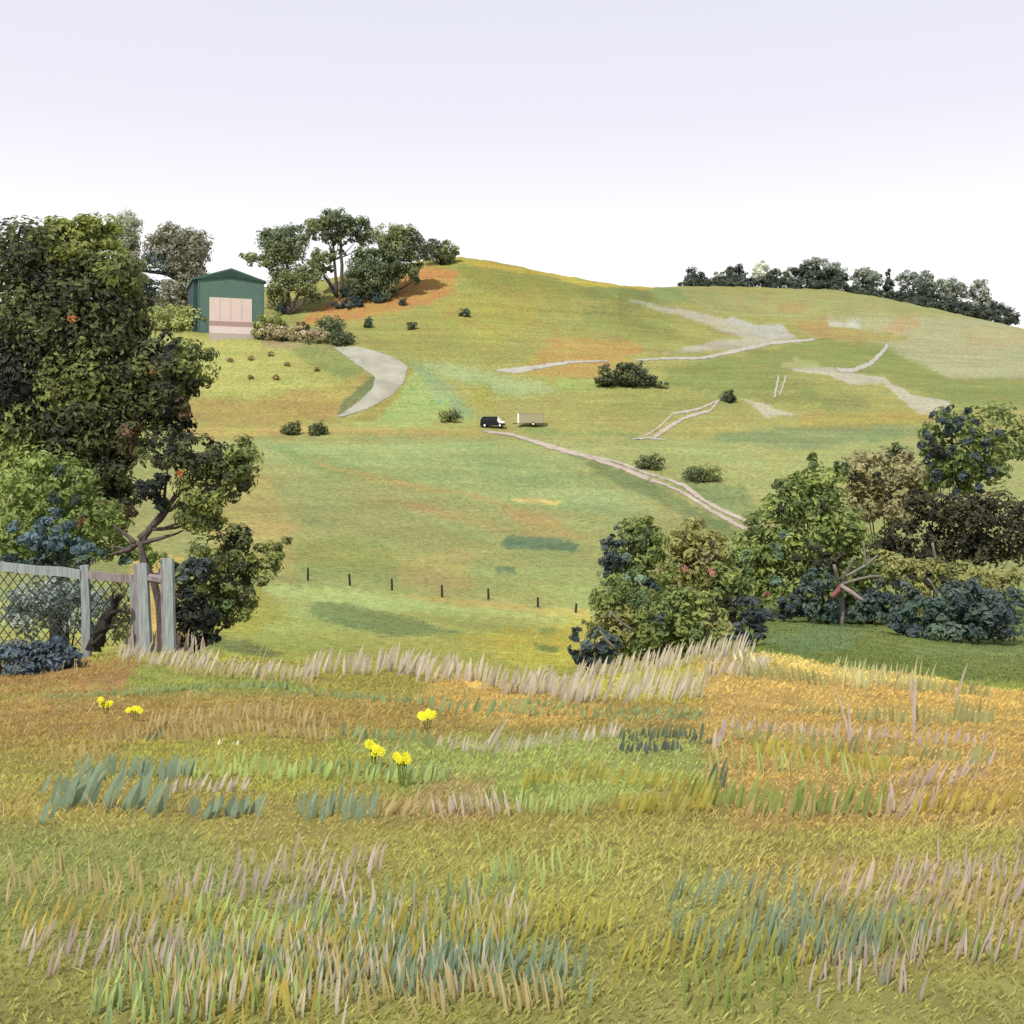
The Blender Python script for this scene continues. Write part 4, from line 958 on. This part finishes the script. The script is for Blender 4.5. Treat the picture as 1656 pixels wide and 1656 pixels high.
# tall blades standing in rows, by colour
ST = {'mauve': (190,180,160), 'sage': (136,156,108), 'tan': (176,160,112), 'dkgreen': (102,116,90), 'navy': (94,104,94), 'teal': (132,150,124),
      'pale': (168,184,112), 'olive': (168,160,76), 'greysage': (154,154,104), 'green': (136,150,82), 'lilac': (184,168,158), 'gold': (178,160,82), 'palem': (186,182,132), 'cream': (226,222,180)}
rows = [ # line of feet, height px, blades, colour, lean, width px
 ([190,1066, 340,1086, 500,1100], 28, 60, 'mauve', .35, 6), ([190,1056, 350,1074], 26, 26, 'mauve', .3, 5), ([280,1090, 500,1108], 22, 40, 'tan', .3, 5),
 ([490,1098, 600,1084, 700,1098], 46, 30, 'mauve', .2, 8), ([640,1096, 720,1096], 46, 12, 'mauve', .45, 10), ([720,1096, 830,1120, 950,1134], 42, 44, 'mauve', .15, 9),
 ([840,1118, 930,1132, 1136,1130], 46, 64, 'mauve', .3, 7), ([930,1100, 1010,1088, 1090,1076], 36, 44, 'mauve', .3, 6), ([1060,1088, 1150,1066, 1215,1068], 42, 40, 'mauve', .25, 5), ([1140,1092, 1240,1090], 34, 22, 'mauve', .3, 6),
 ([1000,1110, 1136,1104], 34, 30, 'palem', .3, 6),
 ([1200,1096, 1270,1100, 1340,1108], 26, 30, 'greysage', -.2, 6), ([1345,1108, 1500,1116], 44, 30, 'palem', .1, 5), ([1480,1116, 1600,1128], 22, 24, 'greysage', .1, 6),
 ([210,1122, 420,1112, 560,1130, 700,1140], 15, 70, 'sage', .1, 7), ([690,1152, 860,1158], 32, 13, 'sage', .25, 8), ([846,1140, 960,1152, 1140,1158], 15, 36, 'sage', .3, 7), ([860,1156, 1000,1164, 1140,1164], 14, 30, 'sage', .2, 7),
 ([200,1050, 262,1052], 52, 9, 'lilac', .0, 6), ([268,1050, 335,1056], 40, 10, 'lilac', .05, 5), ([66,1130, 210,1124], 12, 18, 'sage', .1, 6),
 ([240,1180, 400,1160, 530,1180], 34, 44, 'tan', .15, 6), ([260,1200, 400,1184, 540,1196], 28, 40, 'tan', -.1, 6), ([66,1236, 180,1226], 34, 9, 'tan', .0, 6), ([175,1212, 240,1190], 34, 8, 'tan', -.1, 6),
 ([240,1196, 262,1196], 18, 3, 'dkgreen', .2, 9), ([548,1190, 700,1204], 26, 13, 'sage', .15, 10),
 ([345,1206, 395,1206], 12, 4, 'cream', .2, 6), ([1190,1070, 1215,1070, 1250,1076], 20, 7, 'cream', -.1, 7),
 ([700,1208, 790,1222, 900,1206, 1000,1192], 30, 44, 'mauve', .25, 6), ([780,1212, 800,1206], 52, 4, 'mauve', .5, 6),
 ([1000,1196, 1140,1192], 24, 26, 'dkgreen', .1, 7), ([1000,1218, 1105,1214], 20, 16, 'navy', .1, 8), ([1110,1200, 1150,1205], 14, 5, 'dkgreen', .3, 8),
 ([1152,1204, 1180,1180, 1300,1190, 1440,1200, 1600,1206], 26, 44, 'lilac', .15, 6), ([1150,1206, 1170,1206], 48, 4, 'lilac', .2, 7),
 ([1270,1152, 1370,1158], 16, 16, 'greysage', .25, 6), ([1380,1164, 1500,1172, 1600,1168], 28, 34, 'greysage', .1, 7), ([1540,1166, 1610,1170], 40, 8, 'greysage', .1, 10),
 ([1180,1200, 1300,1210, 1450,1228, 1600,1240], 36, 36, 'greysage', .12, 9), ([1480,1180, 1480,1180.5], 120, 2, 'lilac', .0, 7), ([1540,1142, 1542,1142], 66, 1, 'lilac', .4, 6), ([1376,1204, 1380,1204], 110, 2, 'lilac', -.05, 5), ([1475,1146,1480,1146], 70, 1, 'lilac', -.2, 5),
 ([1140,1240, 1300,1250, 1420,1268], 52, 18, 'pale', -.1, 6), ([1210,1216, 1330,1230, 1460,1256], 32, 30, 'olive', .08, 10),
 ([840,1276, 960,1262, 1050,1272, 1150,1290], 36, 44, 'olive', .3, 7), ([350,1240, 540,1262, 720,1266], 34, 36, 'pale', .15, 9), ([300,1256, 480,1260], 32, 18, 'pale', .1, 9), ([500,1246, 720,1262], 28, 26, 'sage', .15, 9),
 ([120,1256, 310,1258], 42, 24, 'teal', .2, 11), ([66,1318, 160,1300, 260,1316], 62, 18, 'teal', .4, 16), ([66,1290, 150,1270], 48, 8, 'teal', .4, 13), ([300,1322, 420,1320], 38, 10, 'teal', .25, 16), ([480,1318, 610,1316], 56, 18, 'teal', .15, 9), ([100,1312, 260,1322], 24, 5, 'dkgreen', .3, 8),
 ([262,1280, 400,1278], 32, 15, 'mauve', .3, 8), ([605,1318, 700,1312], 38, 12, 'tan', .45, 10), ([700,1318, 840,1318], 44, 16, 'mauve', -.15, 7), ([836,1316, 960,1318], 44, 18, 'pale', .1, 7), ([780,1296, 900,1290], 34, 12, 'green', .2, 8),
 ([990,1316, 1150,1312], 44, 20, 'olive', .3, 10), ([1110,1290, 1200,1310, 1440,1316], 54, 34, 'green', .2, 11), ([1200,1320, 1440,1322], 40, 16, 'tan', .2, 8),
 ([1430,1318, 1520,1306], 54, 8, 'lilac', .1, 10), ([1450,1276, 1600,1256], 42, 12, 'lilac', .45, 8), ([1470,1318, 1640,1312], 46, 18, 'gold', .25, 11), ([1140,1272, 1170,1270], 40, 5, 'dkgreen', .2, 9),
]
# the meadow goes on in front, down to the viewer's feet
NROWS = len(rows)
cy = ['teal', 'olive', 'mauve', 'pale', 'green', 'tan', 'sage', 'gold', 'lilac', 'greysage']
for k in range(46):
    py = 1400 + 245 * rng.random() ** 0.9; x0 = -60 + 1600 * rng.random(); ln = 160 + 220 * rng.random()
    c = cy[rng.integers(0, len(cy))]
    hh = 40 + (py - 1315) * 0.10
    rows.append(([x0, py, x0 + ln/2, py + 14*(rng.random()-.5), x0 + ln, py + 20*(rng.random()-.5)], hh, int(ln / 8), c, .4*(rng.random()-.2), 5.5 + (py-1315)*0.006))
Ps, Hs, Ws, Ls, Cs = [], [], [], [], []
for ri, (line, h, n, c, lean, w) in enumerate(rows):
    y0_gen = ri >= NROWS
    L_ = np.array(line, float).reshape(-1, 2)
    s_ = np.r_[0, np.cumsum(np.linalg.norm(np.diff(L_, axis=0), axis=1))]
    n2 = int(n * 1.2)
    q = (np.arange(n2) + rng.random(n2) * .8) / max(n2, 1) * s_[-1]
    for t in q:
        x = np.interp(t, s_, L_[:, 0]) + rng.normal() * 1.5; y = np.interp(t, s_, L_[:, 1]) + rng.normal() * h * (.28 if y0_gen else .11)
        p = ray(x, y)
        if p[1] > 26: p = ground_at(x, 22.5)
        m = p[1] / F
        Ps.append(p - (0, 0, .01)); Hs.append(h * m * (.8 + .4 * rng.random())); Ws.append(w * m * (.55 + .32 * rng.random())); Ls.append(lean * .8 + rng.normal() * .06)
        Cs.append(lin(ST[c]) * 1.05 * (1 + .2 * (rng.random() - .5)))
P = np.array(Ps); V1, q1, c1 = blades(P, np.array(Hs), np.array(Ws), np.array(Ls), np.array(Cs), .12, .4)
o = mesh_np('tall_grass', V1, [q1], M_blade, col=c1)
tag(o, 'tall mauve, teal and olive grass blades standing in rows across the meadow', 'grass', kind='stuff')

# short grass underneath
def scatter(n, y0, y1, tmax, power, side=0.0):
    u = rng.random(n); Y = (y0**(1-power) + u * (y1**(1-power) - y0**(1-power))) ** (1/(1-power))
    t = (rng.random(n) * 2 - 1) * tmax
    X = t * (Y + side)
    return np.stack([X, Y, gz(Z, X, Y)], 1)
P = scatter(290000, 2.2, 24, .62, 1.25, 5.0)
n = len(P); sz = 0.65 + .7 * rng.random(n)
cl = gz(COL, P[:, 0], P[:, 1]) * (1 + .5 * (rng.random(n) - .45))[:, None] * 2.1
cl *= (1 + .35 * (fbm(P[:, 0]*1.3, P[:, 1]*1.3, 61) - .5))[:, None]
Hh = (.022 + .0019 * P[:, 1]) * sz * (.6 + .9 * fbm(P[:, 0]*.8, P[:, 1]*.8, 66)); Ww = (.004 + .0010 * P[:, 1]) * (.7 + .6 * rng.random(n))
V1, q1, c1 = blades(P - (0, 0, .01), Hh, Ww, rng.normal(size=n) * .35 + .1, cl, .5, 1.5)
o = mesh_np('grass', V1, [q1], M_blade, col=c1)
tag(o, 'short yellow-green meadow grass covering the near bank', 'grass', kind='stuff')
P = scatter(120000, 24, 170, .60, 1.3)
vis = gz(ROW, P[:, 0], P[:, 1]); P = P[vis < 1120]; n = len(P)
cl = gz(COL, P[:, 0], P[:, 1]) * (1 + .34 * (rng.random(n) - .45))[:, None] * 1.6
Hh = (.05 + .0005 * P[:, 1]) * (.6 + .8 * rng.random(n)); Ww = (.02 + .0007 * P[:, 1]) * (.7 + .6 * rng.random(n))
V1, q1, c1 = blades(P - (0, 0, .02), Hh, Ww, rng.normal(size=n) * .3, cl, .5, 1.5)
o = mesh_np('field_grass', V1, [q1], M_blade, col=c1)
tag(o, 'cropped pasture grass on the field and hillsides', 'grass', kind='stuff')

P = scatter(4200, 2.4, 23, .62, 1.4, 5.0); n = len(P)
P = P[fbm(P[:, 0] * .6, P[:, 1] * .6, 91) > .46]; n = len(P)
sc_ = np.array([lin(c) for c in ((206,188,140), (190,176,128), (176,168,96), (150,160,92))])[rng.integers(0, 4, n)] * .9
V1, q1, c1 = blades(P, (.10 + .008 * P[:, 1]) * (.7 + .7 * rng.random(n)), (.003 + .0007 * P[:, 1]), rng.normal(size=n) * .22 + .1, sc_, .35, 1.2)
o = mesh_np('seed_stalks', V1, [q1], M_blade, col=c1)
tag(o, 'thin straw seed stalks scattered through the near meadow', 'grass', kind='stuff')

# ---------------------------------------------------------------- yellow flowers
M_yel = mat_plain('yellow_petals', (236, 230, 40), 0.72, 0.6, 20, 0.1)
M_stem = mat_plain('flower_stem', (120, 140, 60), 0.5, 0.8, 20, 0.2)
LB = ('yellow flower clump at the left by the rust-coloured grass', 'second yellow flower clump from the left, lying wide and low', 'yellow flower clump up the bank right of centre', 'upper one of two large yellow flower clumps', 'lower one of two large yellow flower clumps')
for (px, py, w, h), lab in zip(((172,1135,20,13), (219,1149,24,11), (691,1158,30,16), (606,1208,28,30), (650,1234,26,36)), LB):
    p = ray(px, py + h * .9 + 8); m = p[1] / F
    t = thing('yellow_flower', lab, 'flower', p, 0, 'yellow flowers in the meadow')
    st_ = MB()
    nb_ = 5
    for k in range(nb_):
        ox = (k / (nb_ - 1) - .5) * w * .72 + rng.normal() * 1.0; oz = (rng.random() - .5) * h * .7
        tip = np.array([ox * m, (rng.random() - .6) * .08, (h * .9 + 8 + oz) * m])
        st_.tube([(ox * m * .3, 0, -.02), (ox * m * .6, 0, tip[2] * .5), tip], .004, 5)
        fl = MB(); r = min(w, h * 1.6) * .30 * m; np_ = 9
        face = np.array([rng.normal() * .3, -0.9, .35 + .3 * rng.random()]); face /= np.linalg.norm(face)
        u = np.cross(face, (0, 0, 1)); u /= np.linalg.norm(u); v = np.cross(u, face)
        for layer, rr in ((0, 1.0), (1, .6)):
            for j in range(np_):
                a = 2 * math.pi * (j + .5 * layer) / np_; d_ = u * math.cos(a) + v * math.sin(a); e_ = np.cross(face, d_)
                b0 = tip + face * .006 * layer
                fl.add([b0 + d_*r*.05, b0 + d_*r*rr*.6 + e_*r*rr*.3 + face*r*.12, b0 + d_*r*rr*1.05 + face*r*.05, b0 + d_*r*rr*.6 - e_*r*rr*.3 + face*r*.12], [(0, 1, 2, 3)])
        fl.build('blossom', M_yel, t)
    st_.build('stem', M_stem, t)

# ---------------------------------------------------------------- light, sky, camera
sd = np.array([-.46, -.89, 0]); sd /= np.linalg.norm(sd); EL = math.radians(50)
S = Vector((sd[0] * math.cos(EL), sd[1] * math.cos(EL), math.sin(EL)))
sun = bpy.data.lights.new('sun', 'SUN'); sun.energy = 4.0; sun.angle = math.radians(0.6); sun.color = (1, .965, .90)
so = bpy.data.objects.new('sun', sun); C.objects.link(so); so.rotation_euler = S.to_track_quat('Z', 'Y').to_euler(); so.location = (-30, -20, 60)
w = bpy.data.worlds.new('World'); bpy.context.scene.world = w; w.use_nodes = True
nt = w.node_tree; nt.nodes.clear(); N = nt.nodes.new; Lk = nt.links.new
sky = N('ShaderNodeTexSky'); sky.sky_type = 'NISHITA'; sky.sun_disc = False; sky.sun_elevation = EL; sky.sun_rotation = math.atan2(S.x, S.y) % (2 * math.pi)
b1 = N('ShaderNodeBackground'); b1.inputs[1].default_value = 0.1; Lk(sky.outputs[0], b1.inputs[0])
tc = N('ShaderNodeTexCoord'); sx = N('ShaderNodeSeparateXYZ'); Lk(tc.outputs['Generated'], sx.inputs[0])
rp = N('ShaderNodeValToRGB'); Lk(sx.outputs['Z'], rp.inputs[0])
rp.color_ramp.elements[0].position = .0; rp.color_ramp.elements[0].color = (1.0, .995, .975, 1)
rp.color_ramp.elements[1].position = .44; rp.color_ramp.elements[1].color = (.72, .71, .81, 1)
e = rp.color_ramp.elements.new(.15); e.color = (1.0, .995, .975, 1)
e = rp.color_ramp.elements.new(.29); e.color = (.79, .78, .85, 1)
b2 = N('ShaderNodeBackground'); Lk(rp.outputs[0], b2.inputs[0]); b2.inputs[1].default_value = 1.0
mx = N('ShaderNodeMixShader'); mx.inputs[0].default_value = .9; Lk(b1.outputs[0], mx.inputs[1]); Lk(b2.outputs[0], mx.inputs[2])
wo = N('ShaderNodeOutputWorld'); Lk(mx.outputs[0], wo.inputs[0])

cam = bpy.data.cameras.new('camera'); cam.sensor_width = 36; cam.lens = 18 * F / 828; cam.shift_y = (HZ - 828) / 1656
cam.clip_start = .1; cam.clip_end = 6000
co = bpy.data.objects.new('camera', cam); C.objects.link(co); co.rotation_euler = (math.pi / 2, 0, 0); co.location = (0, 0, 0)
sc = bpy.context.scene; sc.camera = co
sc.view_settings.view_transform = 'Standard'; sc.view_settings.look = 'None'; sc.view_settings.exposure = 0.25; sc.view_settings.gamma = 1
sc.cycles.max_bounces = 6; sc.cycles.diffuse_bounces = 3; sc.cycles.transmission_bounces = 3
